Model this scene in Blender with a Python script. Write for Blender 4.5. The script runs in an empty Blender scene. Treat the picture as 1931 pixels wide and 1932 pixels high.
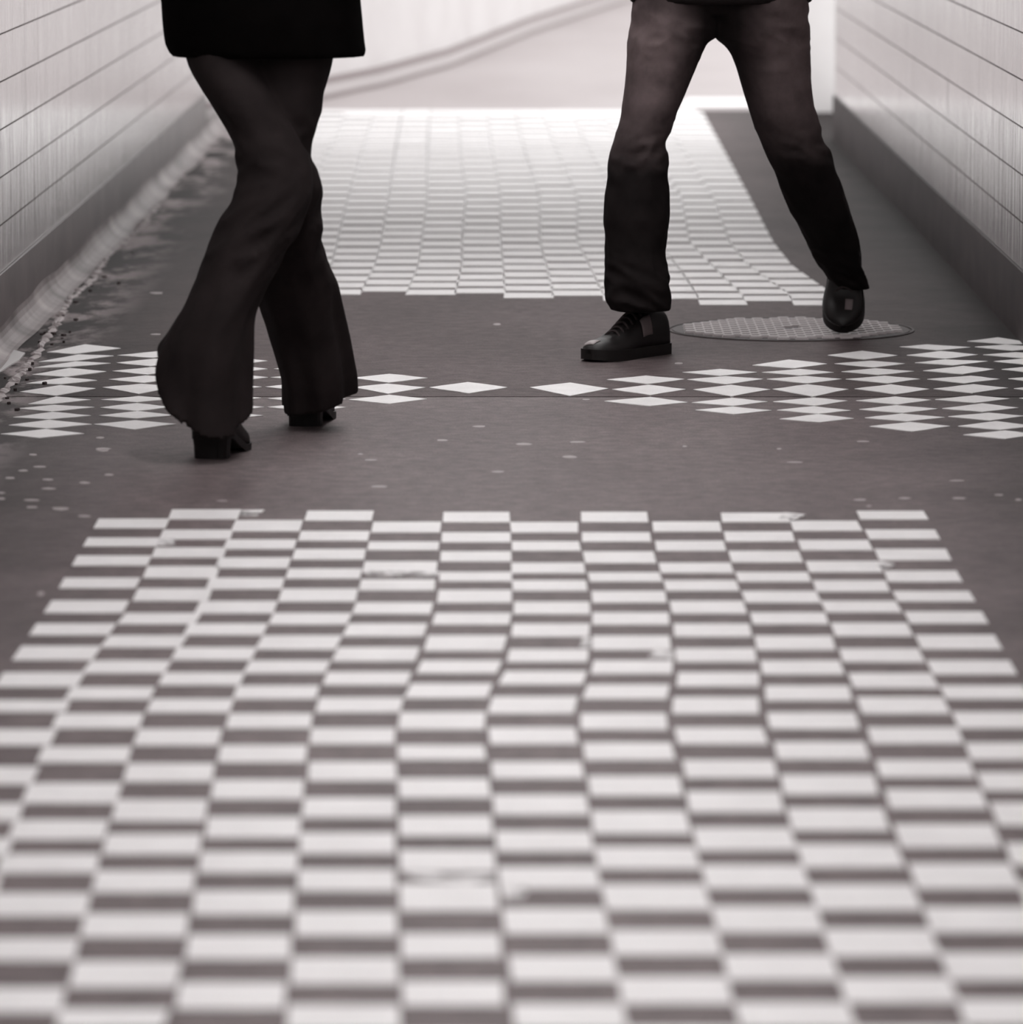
import bpy, bmesh, math, random
from mathutils import Vector, Matrix, noise
random.seed(11)
S = bpy.context.scene
COL = S.collection

# ------------------------------------------------------------------ camera
cam_d = bpy.data.cameras.new('camera')
cam = bpy.data.objects.new('camera', cam_d); COL.objects.link(cam)
cam.location = (0, 0, 1.3)
cam.rotation_euler = (math.radians(90 - 7.1707), 0, math.radians(0.1883))
cam_d.sensor_width = 36.0
cam_d.lens = 36.0 * 10500 / 1931
cam_d.clip_end = 300
cam_d.dof.use_dof = True
cam_d.dof.focus_distance = 12.7
cam_d.dof.aperture_fstop = 5.0
S.camera = cam
S.view_settings.view_transform = 'Standard'
S.view_settings.look = 'None'
S.view_settings.gamma = 1.0
S.view_settings.use_curve_mapping = False
S.view_settings.exposure = 0.0

# ------------------------------------------------------------------ sky: an even overcast
W = bpy.data.worlds.new('sky'); S.world = W
W.use_nodes = True
bg = W.node_tree.nodes['Background']
bg.inputs[0].default_value = (1.0, 0.99, 0.986, 1)
bg.inputs[1].default_value = 2.0
FILL_STRENGTH = 24.5
FILL_LIGHTS = (-2.0, .5, 3.0, 5.5, 8.0, 10.5, 12.8, 15.1)  # positions of the unseen strip lights added along the ceiling

# ------------------------------------------------------------------ materials
def mat(name, col, rough=0.5, spec=0.5):
    m = bpy.data.materials.new(name); m.use_nodes = True
    b = m.node_tree.nodes['Principled BSDF']
    b.inputs['Base Color'].default_value = (*col, 1)
    b.inputs['Roughness'].default_value = rough
    b.inputs['Specular IOR Level'].default_value = spec
    return m, m.node_tree.nodes, m.node_tree.links, b
def nd(N, typ, **kw):
    n = N.new(typ)
    for k, v in kw.items(): setattr(n, k, v)
    return n
def pos_noise(N, L, scale, detail=4, rough=0.5, stretch=(1, 1, 1)):
    g = nd(N, 'ShaderNodeNewGeometry'); mp = nd(N, 'ShaderNodeMapping')
    mp.inputs['Scale'].default_value = stretch
    t = nd(N, 'ShaderNodeTexNoise')
    t.inputs['Scale'].default_value = scale; t.inputs['Detail'].default_value = detail
    t.inputs['Roughness'].default_value = rough
    L.new(g.outputs['Position'], mp.inputs['Vector']); L.new(mp.outputs[0], t.inputs['Vector'])
    return t.outputs['Fac']
def ramp(N, L, fac, stops):
    r = nd(N, 'ShaderNodeValToRGB'); e = r.color_ramp.elements
    while len(e) < len(stops): e.new(0.5)
    for el, (p, c) in zip(e, stops):
        el.position = p; el.color = (*c, 1) if len(c) == 3 else c
    L.new(fac, r.inputs[0]); return r.outputs[0]
def g3(v):
    k = 0.22 * (1 - v) ** 2.5 + .008
    return (v * (1 + k * .9), v * (1 - k * .45), v * (1 - k * .40))
def mulc(N, L, a, b, fac=1.0):
    m = nd(N, 'ShaderNodeMix', data_type='RGBA', blend_type='MULTIPLY')
    m.inputs[0].default_value = fac
    L.new(a, m.inputs[6]); L.new(b, m.inputs[7]); return m.outputs[2]
def bump(N, L, b, fac, strength, dist):
    n = nd(N, 'ShaderNodeBump'); n.inputs['Strength'].default_value = strength
    n.inputs['Distance'].default_value = dist
    L.new(fac, n.inputs['Height']); L.new(n.outputs[0], b.inputs['Normal'])

# asphalt floor: speckle, broad stains, darker towards both walls, silt by the left wall
def asphalt(name, gain, spec):
  ASPHALT, N, L, B = mat(name, g3(0.18), 0.6, spec)
  speck = ramp(N, L, pos_noise(N, L, 210, 4, .7), [(0.28, g3(0.115 * gain)), (0.72, g3(0.25 * gain))])
  broad = ramp(N, L, pos_noise(N, L, 2.2, 5, 0.6, (1, .55, 1)), [(0.3, (.80,)*3), (0.68, (1.08,)*3)])
  c = mulc(N, L, speck, broad)
  c = mulc(N, L, c, ramp(N, L, pos_noise(N, L, 24, 5, .7), [(0.3, (.70,)*3), (0.7, (1.28,)*3)]))
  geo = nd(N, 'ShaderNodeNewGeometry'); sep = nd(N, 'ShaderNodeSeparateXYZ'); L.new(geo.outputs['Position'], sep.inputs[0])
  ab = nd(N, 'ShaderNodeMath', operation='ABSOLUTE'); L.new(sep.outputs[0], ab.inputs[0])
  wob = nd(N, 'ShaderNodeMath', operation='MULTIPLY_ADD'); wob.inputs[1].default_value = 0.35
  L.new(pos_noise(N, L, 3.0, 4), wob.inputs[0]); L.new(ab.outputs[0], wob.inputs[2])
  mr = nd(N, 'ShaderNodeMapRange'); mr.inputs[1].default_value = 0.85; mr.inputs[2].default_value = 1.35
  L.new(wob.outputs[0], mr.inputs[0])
  side_dark = ramp(N, L, mr.outputs[0], [(0.0, (1, 1, 1)), (1.0, (.2, .2, .2))])
  c = mulc(N, L, c, side_dark)
  # silt
  lx = nd(N, 'ShaderNodeMapRange'); lx.inputs[1].default_value = -1.02; lx.inputs[2].default_value = -1.18
  L.new(sep.outputs[0], lx.inputs[0])
  sn = ramp(N, L, pos_noise(N, L, 7, 6, .65, (1, .35, 1)), [(0.47, (0, 0, 0)), (0.6, (1, 1, 1))])
  sm = nd(N, 'ShaderNodeMath', operation='MULTIPLY'); L.new(lx.outputs[0], sm.inputs[0]); L.new(sn, sm.inputs[1])
  mx = nd(N, 'ShaderNodeMix', data_type='RGBA'); L.new(sm.outputs[0], mx.inputs[0]); L.new(c, mx.inputs[6])
  mx.inputs[7].default_value = (*g3(0.30), 1)
  L.new(mx.outputs[2], B.inputs['Base Color'])
  bump(N, L, B, pos_noise(N, L, 180, 3), 0.25, 0.004)
  return ASPHALT

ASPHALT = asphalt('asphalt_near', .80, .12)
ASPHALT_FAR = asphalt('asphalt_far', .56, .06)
# white road paint
PAINT, N, L, B = mat('white_paint', g3(0.8), 0.55, 0.4)
c1 = ramp(N, L, pos_noise(N, L, 9, 5, .6), [(0.3, g3(.80)), (0.65, g3(.88))])
c2 = ramp(N, L, pos_noise(N, L, 160, 3, .6), [(0.25, (.90,)*3), (0.5, (1,)*3)])
L.new(mulc(N, L, c1, c2), B.inputs['Base Color'])
bump(N, L, B, pos_noise(N, L, 150, 3), 0.15, 0.003)
FLECK, N, L, B = mat('pale_fleck', g3(0.36), 0.6, 0.3)
SMEAR, N, L, B = mat('thin_paint_smear', g3(0.8), 0.6, 0.3)
tr = nd(N, 'ShaderNodeBsdfTransparent'); ms = nd(N, 'ShaderNodeMixShader')
L.new(ramp(N, L, pos_noise(N, L, 22, 5, .6), [(0.36, (0, 0, 0)), (0.56, (1, 1, 1))]), ms.inputs[0])
L.new(tr.outputs[0], ms.inputs[1]); L.new(B.outputs[0], ms.inputs[2]); L.new(ms.outputs[0], N['Material Output'].inputs[0])

# glazed wall tiles, streaked by run-off
def wall_mat(name, v, rough, spec=0.5):
    m, N, L, B = mat(name, g3(v), rough, spec)
    st = ramp(N, L, pos_noise(N, L, 6.0, 4, .6, (1, 2.2, .35)), [(0.3, g3(v * .78)), (0.7, g3(v * 1.12))])
    fine = ramp(N, L, pos_noise(N, L, 14.0, 4, .6, (1, 2.5, .25)), [(0.3, (.74,)*3), (0.6, (1,)*3)])
    B.inputs['Coat Weight'].default_value = 0.6; B.inputs['Coat Roughness'].default_value = 0.13
    oi = nd(N, 'ShaderNodeObjectInfo')
    rn = ramp(N, L, oi.outputs['Random'], [(0, (.95,)*3), (1, (1,)*3)])
    L.new(mulc(N, L, mulc(N, L, st, fine), rn), B.inputs['Base Color'])
    L.new(ramp(N, L, pos_noise(N, L, 8, 4, .6, (1, 2, .5)), [(0.3, (rough*.8,)*3), (0.7, (rough*1.5,)*3)]), B.inputs['Roughness'])
    bump(N, L, B, pos_noise(N, L, 9.0, 3, .5, (1, 2.2, .2)), 0.3, 0.012)
    L.new(B.inputs['Normal'].links[0].from_socket, B.inputs['Coat Normal'])
    return m
TILE = wall_mat('glazed_tile', 0.42, 0.16)
GROUT, *_ = mat('grout', g3(0.2), 0.8, 0.2)
SKIRT, N, L, B = mat('dark_skirting', g3(0.03), 0.55, 0.25)
L.new(ramp(N, L, pos_noise(N, L, 5, 5, .6, (1, 1, 1.5)), [(0.3, g3(.018)), (0.7, g3(.045))]), B.inputs['Base Color'])
SKIRT_PALE, N, L, B = mat('grey_skirting', g3(0.08), 0.4, 0.4)
L.new(ramp(N, L, pos_noise(N, L, 5, 5, .6, (1, 1, 1.5)), [(0.3, g3(.05)), (0.7, g3(.11))]), B.inputs['Base Color'])
COVE, N, L, B = mat('wet_cove', g3(0.3), 0.55, 0.3)
L.new(ramp(N, L, pos_noise(N, L, 3.2, 4, .6), [(0.35, g3(.07)), (0.70, g3(.30))]), B.inputs['Base Color'])
SILT, N, L, B = mat('dried_silt', g3(0.34), 0.8, 0.2)
L.new(ramp(N, L, pos_noise(N, L, 16, 4, .6), [(0.38, g3(.12)), (0.55, g3(.42))]), B.inputs['Base Color'])
WATER, *_ = mat('puddle_water', g3(0.7), 0.12, 0.6)
CEIL, *_ = mat('painted_ceiling', g3(0.6), 0.7, 0.2)
CONC, N, L, B = mat('pale_concrete', g3(0.5), 0.7, 0.3)
L.new(ramp(N, L, pos_noise(N, L, 1.1, 5, .55, (1, .3, 1)), [(0.3, g3(.36)), (0.7, g3(.43))]), B.inputs['Base Color'])
RENDER, N, L, B = mat('white_render', g3(0.62), 0.8, 0.2)
L.new(ramp(N, L, pos_noise(N, L, 2.5, 5, .6), [(0.3, g3(.60)), (0.6, g3(.66))]), B.inputs['Base Color'])
KERB, *_ = mat('grey_kerb', g3(0.52), 0.8, 0.2)
JOINTG, *_ = mat('grey_mortar', g3(0.25), 0.8, 0.2)
IRON, N, L, B = mat('cast_iron', g3(0.045), 0.6, 0.3)
STUD, *_ = mat('worn_iron', g3(0.42), 0.5, 0.4)
JOINT, *_ = mat('dark_joint', g3(0.05), 0.9, 0.1)

def cloth(name, v, scale, sheen=0.0, lo=.7, hi=1.25, spec=.1):
    m, N, L, B = mat(name, g3(v), 0.85, spec)
    L.new(ramp(N, L, pos_noise(N, L, scale, 5, .6), [(0.3, g3(v * lo)), (0.7, g3(v * hi))]), B.inputs['Base Color'])
    B.inputs['Sheen Weight'].default_value = sheen
    bump(N, L, B, pos_noise(N, L, 900, 2), 0.2, 0.001)
    return m
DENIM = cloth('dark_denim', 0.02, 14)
# some thigh fade, plus painted light: bright thighs, shaded inner and lower legs
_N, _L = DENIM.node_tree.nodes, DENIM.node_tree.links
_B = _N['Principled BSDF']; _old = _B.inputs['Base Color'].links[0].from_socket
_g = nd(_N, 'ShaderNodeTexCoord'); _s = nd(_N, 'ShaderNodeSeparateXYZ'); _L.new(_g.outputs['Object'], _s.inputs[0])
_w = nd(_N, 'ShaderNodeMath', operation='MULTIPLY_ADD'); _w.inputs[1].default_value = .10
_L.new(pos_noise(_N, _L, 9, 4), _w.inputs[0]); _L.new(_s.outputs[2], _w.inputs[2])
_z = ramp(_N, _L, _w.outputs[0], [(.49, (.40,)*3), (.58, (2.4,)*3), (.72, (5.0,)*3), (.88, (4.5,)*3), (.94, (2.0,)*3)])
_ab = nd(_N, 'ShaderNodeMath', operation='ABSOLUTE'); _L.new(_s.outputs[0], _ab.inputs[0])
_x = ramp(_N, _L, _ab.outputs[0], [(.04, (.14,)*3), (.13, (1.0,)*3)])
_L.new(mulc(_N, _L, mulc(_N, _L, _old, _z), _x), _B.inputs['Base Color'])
BLACK_WOOL = cloth('black_wool', 0.002, 20, spec=0.03)
TROUSER = cloth('black_trouser_cloth', 0.015, 9)
BLACK_JACKET = cloth('black_jacket_cloth', 0.010, 20)
LEATHER, N, L, B = mat('black_leather', g3(0.007), 0.5, 0.35)
RUBBER, *_ = mat('black_rubber', g3(0.008), 0.6, 0.3)
GREYPATCH, *_ = mat('grey_suede', g3(0.14), 0.8, 0.2)  # suede panel; also colours the painted highlight on the trailing toe
TOEGREY, *_ = mat('grey_toe_highlight', g3(0.32), 0.5, 0.4)  # pale grey for the painted toe-edge highlight
LACE, *_ = mat('dark_lace', g3(0.03), 0.8, 0.2)
SKIN, *_ = mat('skin', (0.45, 0.40, 0.38), 0.5, 0.4)
HAIR, *_ = mat('dark_hair', g3(0.012), 0.7, 0.2)
HOUSING, *_ = mat('fill_light_housing', g3(0.6), 0.5, 0.4)
FILL_DIFFUSER, N, L, B = mat('fill_light_diffuser', g3(0.8), 0.5, 0.4)
B.inputs['Emission Color'].default_value = (1.0, 0.985, 0.98, 1)
B.inputs['Emission Strength'].default_value = FILL_STRENGTH

# ------------------------------------------------------------------ helpers
def link(name, me, m=None, parent=None):
    o = bpy.data.objects.new(name, me); COL.objects.link(o)
    if m is not None and not me.materials: me.materials.append(m)
    if parent is not None: o.parent = parent
    return o
def empty(name, loc, label, cat, group=None):
    o = bpy.data.objects.new(name, None); COL.objects.link(o)
    o.location = loc; o.empty_display_size = 0.1
    o['label'] = label; o['category'] = cat
    if group: o['group'] = group
    return o
def pydata(name, v, f):
    me = bpy.data.meshes.new(name); me.from_pydata([tuple(p) for p in v], [], f); me.update(); return me
def box_vf(x0, x1, y0, y1, z0, z1, k=0):
    v = [(x, y, z) for z in (z0, z1) for y in (y0, y1) for x in (x0, x1)]
    f = [(0, 2, 3, 1), (4, 5, 7, 6), (0, 1, 5, 4), (1, 3, 7, 5), (3, 2, 6, 7), (2, 0, 4, 6)]
    return v, [tuple(i + k for i in q) for q in f]
def box(name, x0, x1, y0, y1, z0, z1, m, parent=None):
    return link(name, pydata(name, *box_vf(x0, x1, y0, y1, z0, z1)), m, parent)
def slab_vf(pts, z0, z1, k=0):
    n = len(pts)
    v = [(x, y, z0) for x, y in pts] + [(x, y, z1) for x, y in pts]
    f = [tuple(range(n, 2 * n))] + [(i, (i + 1) % n, n + (i + 1) % n, n + i) for i in range(n)]
    return v, [tuple(i + k for i in q) for q in f]
def ccw(pts):
    a = sum(p[0] * q[1] - q[0] * p[1] for p, q in zip(pts, pts[1:] + pts[:1]))
    return pts if a > 0 else pts[::-1]
def struct(o): o['kind'] = 'structure'; return o

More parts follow.
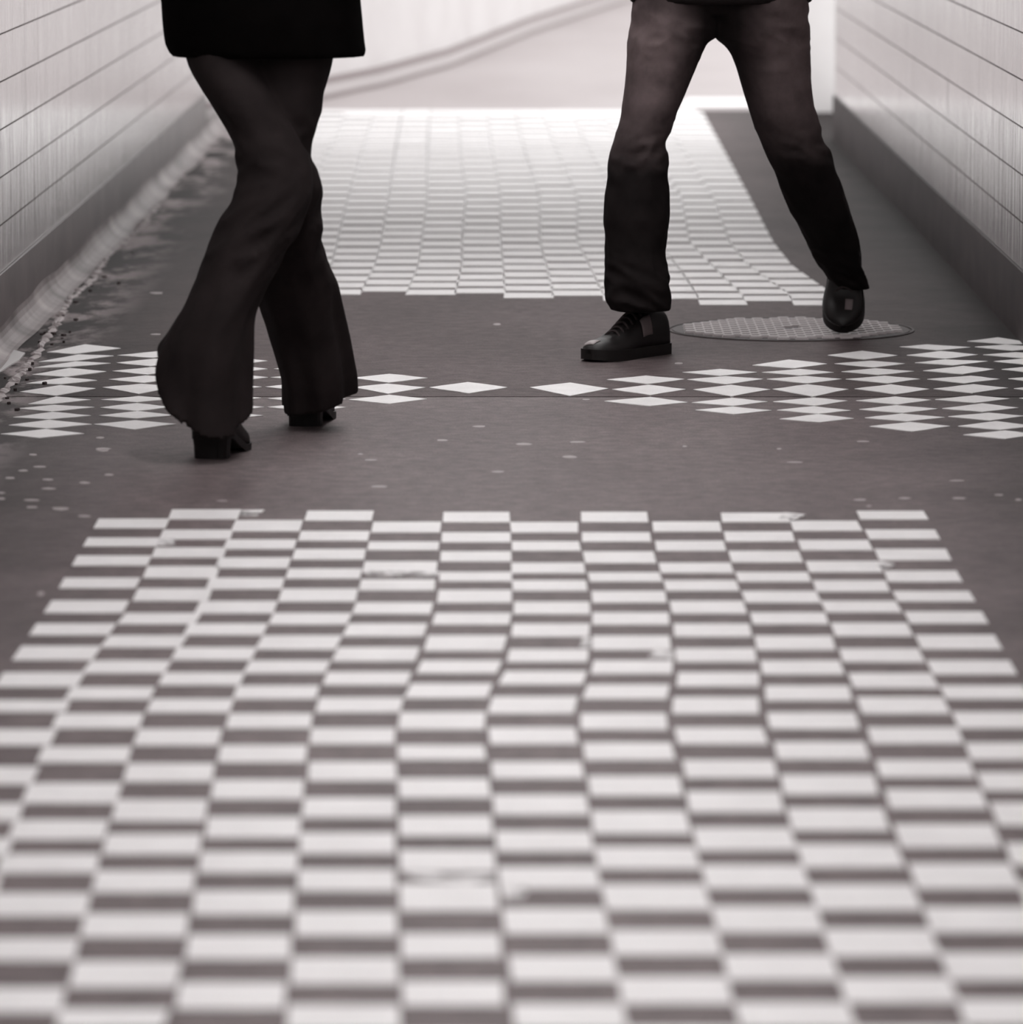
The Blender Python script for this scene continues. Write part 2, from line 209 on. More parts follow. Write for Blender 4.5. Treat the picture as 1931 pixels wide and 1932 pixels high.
# ------------------------------------------------------------------ measured tables (millimetres on the floor)
NEAR=[[(-798,10221),(-666,10221),(-666,10087),(-797,10087)],[(-797,9949),(-665,9949),(-665,9835),(-796,9834)],[(-796,9705),(-665,9705),(-665,9580),(-795,9580)],[(-795,9419),(-665,9419),(-665,9297),(-794,9296)],[(-793,9143),(-665,9143),(-665,9005),(-794,9005)],[(-795,8879),(-667,8880),(-670,8757),(-796,8756)],[(-797,8636),(-672,8636),(-675,8495),(-799,8494)],[(-800,8365),(-676,8366),(-678,8230),(-802,8229)],[(-804,8099),(-677,8099),(-675,7995),(-807,7994)],[(-809,7837),(-674,7837),(-673,7704),(-810,7703)],[(-808,7525),(-672,7525),(-671,7388),(-805,7388)],[(-803,7242),(-668,7242),(-663,7113),(-799,7113)],[(-796,6990),(-659,6990),(-654,6863),(-793,6863)],[(-790,6740),(-650,6741),(-644,6609),(-786,6608)],[(-784,6484),(-641,6484),(-635,6341),(-780,6341)],[(-777,6216),(-631,6216),(-625,6074),(-773,6073)],[(-779,5954),(-633,5954),(-627,5812),(-775,5811)],[(-781,5692),(-635,5692),(-629,5550),(-777,5549)],[(-783,5430),(-637,5430),(-631,5288),(-779,5287)],[(-785,5168),(-639,5168),(-633,5026),(-781,5025)],[(-787,4906),(-641,4906),(-635,4764),(-783,4763)],[(-671,10359),(-542,10359),(-541,10217),(-669,10217)],[(-668,10061),(-540,10061),(-539,9932),(-667,9932)],[(-666,9815),(-539,9815),(-538,9684),(-664,9683)],[(-663,9567),(-537,9567),(-536,9420),(-661,9420)],[(-660,9289),(-535,9289),(-534,9143),(-659,9143)],[(-660,8999),(-536,8999),(-540,8878),(-665,8878)],[(-668,8749),(-543,8749),(-548,8625),(-673,8625)],[(-676,8485),(-552,8486),(-556,8363),(-681,8363)],[(-685,8224),(-560,8224),(-561,8111),(-686,8110)],[(-685,7978),(-560,7978),(-558,7850),(-683,7850)],[(-681,7690),(-557,7690),(-554,7563),(-679,7562)],[(-675,7395),(-549,7396),(-546,7245),(-671,7244)],[(-669,7118),(-546,7118),(-543,6984),(-665,6983)],[(-663,6881),(-540,6881),(-535,6760),(-658,6759)],[(-653,6626),(-531,6626),(-526,6488),(-649,6488)],[(-647,6354),(-523,6355),(-519,6230),(-643,6230)],[(-639,6080),(-516,6080),(-512,5954),(-633,5954)],[(-641,5818),(-518,5818),(-514,5692),(-635,5692)],[(-643,5556),(-520,5556),(-516,5430),(-637,5430)],[(-645,5294),(-522,5294),(-518,5168),(-639,5168)],[(-647,5032),(-524,5032),(-520,4906),(-641,4906)],[(-649,4770),(-526,4770),(-522,4644),(-643,4644)],[(-543,10199),(-419,10199),(-419,10043),(-544,10043)],[(-544,9924),(-419,9924),(-419,9796),(-545,9796)],[(-545,9681),(-419,9681),(-419,9547),(-545,9547)],[(-546,9420),(-419,9420),(-418,9285),(-546,9284)],[(-546,9137),(-418,9138),(-419,9000),(-548,9000)],[(-549,8880),(-422,8880),(-425,8758),(-551,8757)],[(-552,8622),(-427,8623),(-430,8495),(-554,8495)],[(-556,8366),(-433,8366),(-435,8248),(-557,8248)],[(-557,8112),(-436,8112),(-437,7991),(-558,7990)],[(-558,7842),(-439,7842),(-437,7704),(-556,7704)],[(-553,7551),(-433,7552),(-429,7409),(-549,7409)],[(-547,7268),(-426,7269),(-422,7114),(-543,7114)],[(-541,7018),(-420,7019),(-415,6882),(-537,6881)],[(-535,6770),(-413,6771),(-408,6634),(-531,6634)],[(-528,6501),(-405,6501),(-400,6365),(-523,6364)],[(-518,6224),(-396,6225),(-394,6085),(-513,6085)],[(-512,5970),(-394,5970),(-395,5873),(-511,5872)],[(-514,5708),(-396,5708),(-397,5611),(-513,5610)],[(-516,5446),(-398,5446),(-399,5349),(-515,5348)],[(-518,5184),(-400,5184),(-401,5087),(-517,5086)],[(-520,4922),(-402,4922),(-403,4825),(-519,4824)],[(-522,4660),(-404,4660),(-405,4563),(-521,4562)],[(-416,10340),(-292,10340),(-292,10195),(-416,10195)],[(-416,10043),(-291,10043),(-291,9911),(-416,9911)],[(-416,9794),(-291,9795),(-290,9657),(-416,9656)],[(-417,9537),(-290,9538),(-290,9415),(-417,9414)],[(-417,9286),(-289,9287),(-289,9135),(-417,9134)],[(-418,9000),(-290,9000),(-295,8873),(-421,8873)],[(-424,8750),(-298,8750),(-304,8604),(-429,8604)],[(-431,8486),(-307,8486),(-312,8364),(-435,8363)],[(-438,8237),(-315,8238),(-316,8117),(-438,8116)],[(-436,7979),(-315,7979),(-313,7851),(-434,7851)],[(-433,7702),(-312,7702),(-309,7564),(-430,7563)],[(-427,7421),(-305,7421),(-301,7275),(-423,7275)],[(-419,7142),(-298,7142),(-294,6996),(-414,6995)],[(-413,6896),(-291,6897),(-287,6760),(-409,6760)],[(-406,6643),(-286,6644),(-281,6497),(-400,6497)],[(-397,6375),(-278,6376),(-273,6239),(-393,6238)],[(-391,6109),(-272,6109),(-269,5972),(-387,5972)],[(-393,5847),(-274,5847),(-271,5710),(-389,5710)],[(-395,5585),(-276,5585),(-273,5448),(-391,5448)],[(-397,5323),(-278,5323),(-275,5186),(-393,5186)],[(-399,5061),(-280,5061),(-277,4924),(-395,4924)],[(-401,4799),(-282,4799),(-279,4662),(-397,4662)],[(-288,10176),(-163,10177),(-163,10026),(-288,10025)],[(-288,9896),(-162,9896),(-162,9783),(-288,9782)],[(-288,9630),(-161,9630),(-161,9498),(-288,9497)],[(-287,9401),(-161,9401),(-160,9270),(-287,9269)],[(-287,9123),(-160,9123),(-162,8992),(-290,8992)],[(-292,8881),(-165,8881),(-169,8744),(-297,8744)],[(-300,8623),(-172,8624),(-177,8483),(-305,8482)],[(-308,8372),(-180,8373),(-184,8249),(-310,8248)],[(-311,8125),(-186,8125),(-189,7992),(-311,7991)],[(-312,7850),(-192,7850),(-190,7716),(-309,7716)],[(-304,7565),(-185,7566),(-179,7416),(-299,7416)],[(-299,7283),(-178,7284),(-175,7140),(-297,7139)],[(-294,7028),(-173,7029),(-169,6888),(-289,6888)],[(-286,6780),(-167,6780),(-162,6643),(-281,6643)],[(-278,6517),(-159,6518),(-154,6373),(-273,6373)],[(-271,6247),(-151,6248),(-146,6103),(-267,6103)],[(-265,5991),(-143,5991),(-139,5867),(-261,5867)],[(-267,5729),(-145,5729),(-141,5605),(-263,5605)],[(-269,5467),(-147,5467),(-143,5343),(-265,5343)],[(-271,5205),(-149,5205),(-145,5081),(-267,5081)],[(-273,4943),(-151,4943),(-147,4819),(-269,4819)],[(-275,4681),(-153,4681),(-149,4557),(-271,4557)],[(-161,10321),(-38,10321),(-36,10173),(-160,10172)],[(-159,10025),(-35,10026),(-34,9891),(-158,9890)],[(-157,9763),(-33,9764),(-32,9633),(-156,9633)],[(-155,9494),(-31,9495),(-30,9383),(-154,9382)],[(-153,9271),(-30,9272),(-30,9123),(-153,9123)],[(-154,9001),(-30,9001),(-33,8874),(-157,8874)],[(-161,8751),(-36,8751),(-42,8591),(-165,8591)],[(-166,8487),(-43,8487),(-50,8365),(-172,8364)],[(-178,8259),(-56,8259),(-63,8125),(-185,8124)],[(-188,7991),(-64,7992),(-65,7840),(-188,7840)],[(-185,7703),(-64,7703),(-60,7586),(-181,7585)],[(-178,7432),(-56,7433),(-51,7286),(-173,7285)],[(-170,7152),(-50,7152),(-47,7009),(-166,7009)],[(-164,6910),(-45,6910),(-42,6770),(-160,6769)],[(-159,6688),(-41,6688),(-37,6522),(-154,6521)],[(-150,6384),(-35,6384),(-32,6247),(-146,6246)],[(-143,6117),(-30,6117),(-28,5991),(-139,5990)],[(-145,5855),(-32,5855),(-30,5729),(-141,5728)],[(-147,5593),(-34,5593),(-32,5467),(-143,5466)],[(-149,5331),(-36,5331),(-34,5205),(-145,5204)],[(-151,5069),(-38,5069),(-36,4943),(-147,4942)],[(-153,4807),(-40,4807),(-38,4681),(-149,4680)],[(-36,10172),(89,10173),(88,10027),(-33,10027)],[(-32,9900),(88,9900),(91,9775),(-31,9774)],[(-32,9614),(94,9614),(96,9484),(-31,9483)],[(-30,9389),(96,9390),(97,9264),(-28,9263)],[(-26,9131),(99,9131),(99,8992),(-26,8992)],[(-27,8880),(97,8880),(94,8742),(-29,8741)],[(-31,8606),(92,8606),(89,8478),(-35,8477)],[(-37,8379),(87,8380),(79,8254),(-47,8254)],[(-55,8134),(71,8135),(64,7982),(-61,7982)],[(-59,7856),(65,7856),(68,7716),(-55,7715)],[(-53,7566),(71,7566),(74,7436),(-50,7435)],[(-49,7307),(75,7307),(78,7161),(-46,7160)],[(-44,7042),(78,7043),(81,6903),(-41,6902)],[(-39,6795),(83,6796),(87,6659),(-36,6659)],[(-33,6532),(89,6533),(93,6385),(-28,6385)],[(-24,6258),(96,6258),(100,6118),(-20,6118)],[(-19,5998),(102,5999),(106,5872),(-16,5872)],[(-17,5736),(104,5737),(108,5610),(-14,5610)],[(-15,5474),(106,5475),(110,5348),(-12,5348)],[(-13,5212),(108,5213),(112,5086),(-10,5086)],[(-11,4950),(110,4951),(114,4824),(-8,4824)],[(-9,4688),(112,4689),(116,4562),(-6,4562)],[(96,10323),(219,10323),(219,10176),(95,10176)],[(95,10027),(218,10028),(218,9898),(94,9898)],[(94,9762),(219,9763),(221,9614),(97,9613)],[(100,9490),(223,9491),(226,9378),(103,9377)],[(104,9259),(227,9259),(227,9125),(104,9124)],[(103,9007),(227,9008),(225,8873),(101,8873)],[(100,8748),(222,8749),(221,8601),(98,8601)],[(99,8488),(221,8488),(216,8358),(93,8358)],[(87,8249),(210,8249),(202,8116),(78,8116)],[(74,7982),(198,7982),(197,7841),(73,7841)],[(75,7725),(199,7725),(201,7584),(77,7583)],[(79,7452),(203,7453),(204,7303),(81,7303)],[(81,7187),(204,7188),(207,7026),(82,7026)],[(82,6931),(209,6931),(212,6788),(85,6788)],[(87,6683),(213,6683),(217,6528),(92,6528)],[(94,6404),(219,6405),(221,6264),(97,6264)],[(99,6140),(222,6141),(224,6000),(102,6000)],[(101,5878),(224,5879),(226,5738),(104,5738)],[(103,5616),(226,5617),(228,5476),(106,5476)],[(105,5354),(228,5355),(230,5214),(108,5214)],[(107,5092),(230,5093),(232,4952),(110,4952)],[(109,4830),(232,4831),(234,4690),(112,4690)],[(226,10181),(350,10181),(349,10040),(225,10039)],[(225,9908),(348,9909),(348,9776),(225,9775)],[(225,9614),(350,9615),(351,9488),(226,9488)],[(228,9390),(351,9391),(353,9268),(230,9267)],[(232,9141),(354,9142),(355,8999),(233,8999)],[(232,8881),(354,8881),(353,8743),(230,8742)],[(228,8615),(352,8616),(350,8479),(226,8478)],[(226,8370),(349,8370),(343,8237),(220,8237)],[(213,8130),(338,8130),(333,7983),(207,7982)],[(207,7856),(333,7857),(335,7716),(209,7716)],[(211,7582),(337,7582),(336,7443),(212,7442)],[(210,7334),(334,7335),(333,7181),(209,7180)],[(210,7066),(335,7066),(338,6913),(212,6912)],[(213,6809),(339,6809),(342,6660),(216,6660)],[(217,6546),(343,6547),(345,6394),(220,6394)],[(221,6266),(346,6267),(349,6126),(223,6126)],[(225,6006),(350,6006),(352,5880),(228,5879)],[(227,5744),(352,5744),(354,5618),(230,5617)],[(229,5482),(354,5482),(356,5356),(232,5355)],[(231,5220),(356,5220),(358,5094),(234,5093)],[(233,4958),(358,4958),(360,4832),(236,4831)],[(235,4696),(360,4696),(362,4570),(238,4569)],[(357,10311),(482,10312),(480,10177),(355,10177)],[(353,10039),(477,10040),(476,9903),(352,9902)],[(352,9770),(476,9771),(477,9625),(353,9625)],[(354,9495),(478,9495),(479,9379),(356,9378)],[(356,9260),(481,9260),(483,9126),(358,9125)],[(360,9008),(483,9009),(482,8880),(360,8879)],[(357,8749),(480,8750),(478,8602),(356,8602)],[(356,8488),(478,8489),(478,8354),(354,8354)],[(353,8240),(478,8240),(475,8105),(348,8104)],[(345,7990),(473,7991),(471,7847),(343,7846)],[(344,7732),(471,7733),(470,7589),(343,7589)],[(341,7464),(468,7464),(465,7314),(339,7314)],[(338,7208),(464,7208),(463,7051),(338,7051)],[(338,6950),(464,6950),(466,6798),(340,6797)],[(341,6684),(467,6684),(468,6529),(343,6528)],[(343,6413),(469,6413),(471,6258),(345,6257)],[(346,6141),(471,6141),(473,6008),(348,6007)],[(348,5879),(473,5879),(475,5746),(350,5745)],[(350,5617),(475,5617),(477,5484),(352,5483)],[(352,5355),(477,5355),(479,5222),(354,5221)],[(354,5093),(479,5093),(481,4960),(356,4959)],[(356,4831),(481,4831),(483,4698),(358,4697)],[(481,10194),(604,10194),(606,10052),(481,10051)],[(482,9920),(608,9921),(609,9784),(482,9783)],[(482,9636),(609,9637),(608,9499),(482,9499)],[(482,9391),(606,9391),(605,9259),(482,9258)],[(483,9142),(607,9142),(609,9015),(485,9015)],[(486,8891),(609,8891),(609,8749),(486,8749)],[(484,8613),(608,8614),(609,8479),(483,8479)],[(484,8363),(610,8363),(612,8223),(485,8223)],[(484,8131),(611,8131),(611,7984),(483,7983)],[(483,7857),(612,7858),(610,7722),(481,7721)],[(478,7583),(607,7583),(604,7448),(476,7448)],[(476,7350),(604,7350),(602,7209),(474,7209)],[(471,7091),(599,7092),(597,6932),(470,6931)],[(471,6820),(598,6821),(598,6661),(472,6661)],[(470,6542),(597,6542),(597,6395),(470,6394)],[(470,6275),(598,6275),(598,6127),(471,6127)],[(471,6021),(598,6021),(598,5894),(471,5893)],[(473,5759),(600,5759),(600,5632),(473,5631)],[(475,5497),(602,5497),(602,5370),(475,5369)],[(477,5235),(604,5235),(604,5108),(477,5107)],[(479,4973),(606,4973),(606,4846),(479,4845)],[(481,4711),(608,4711),(608,4584),(481,4583)],[(612,10340),(737,10341),(738,10217),(612,10217)],[(611,10067),(739,10067),(739,9937),(612,9936)],[(612,9800),(739,9800),(738,9654),(612,9653)],[(611,9512),(736,9513),(736,9379),(610,9379)],[(610,9260),(738,9261),(739,9142),(611,9142)],[(613,9018),(740,9019),(740,8890),(614,8889)],[(613,8759),(739,8759),(739,8611),(613,8611)],[(612,8492),(740,8492),(740,8355),(613,8355)],[(614,8241),(739,8241),(738,8118),(615,8118)],[(614,7996),(738,7996),(737,7855),(613,7854)],[(612,7726),(736,7727),(734,7590),(610,7589)],[(609,7482),(734,7482),(733,7345),(608,7345)],[(608,7249),(732,7249),(731,7086),(606,7086)],[(604,6960),(730,6961),(728,6816),(600,6816)],[(598,6693),(726,6694),(723,6546),(595,6545)],[(594,6422),(722,6422),(720,6274),(592,6273)],[(590,6156),(719,6157),(717,6022),(588,6022)],[(592,5894),(721,5895),(719,5760),(590,5760)],[(594,5632),(723,5633),(721,5498),(592,5498)],[(596,5370),(725,5371),(723,5236),(594,5236)],[(598,5108),(727,5109),(725,4974),(596,4974)],[(600,4846),(729,4847),(727,4712),(598,4712)]]
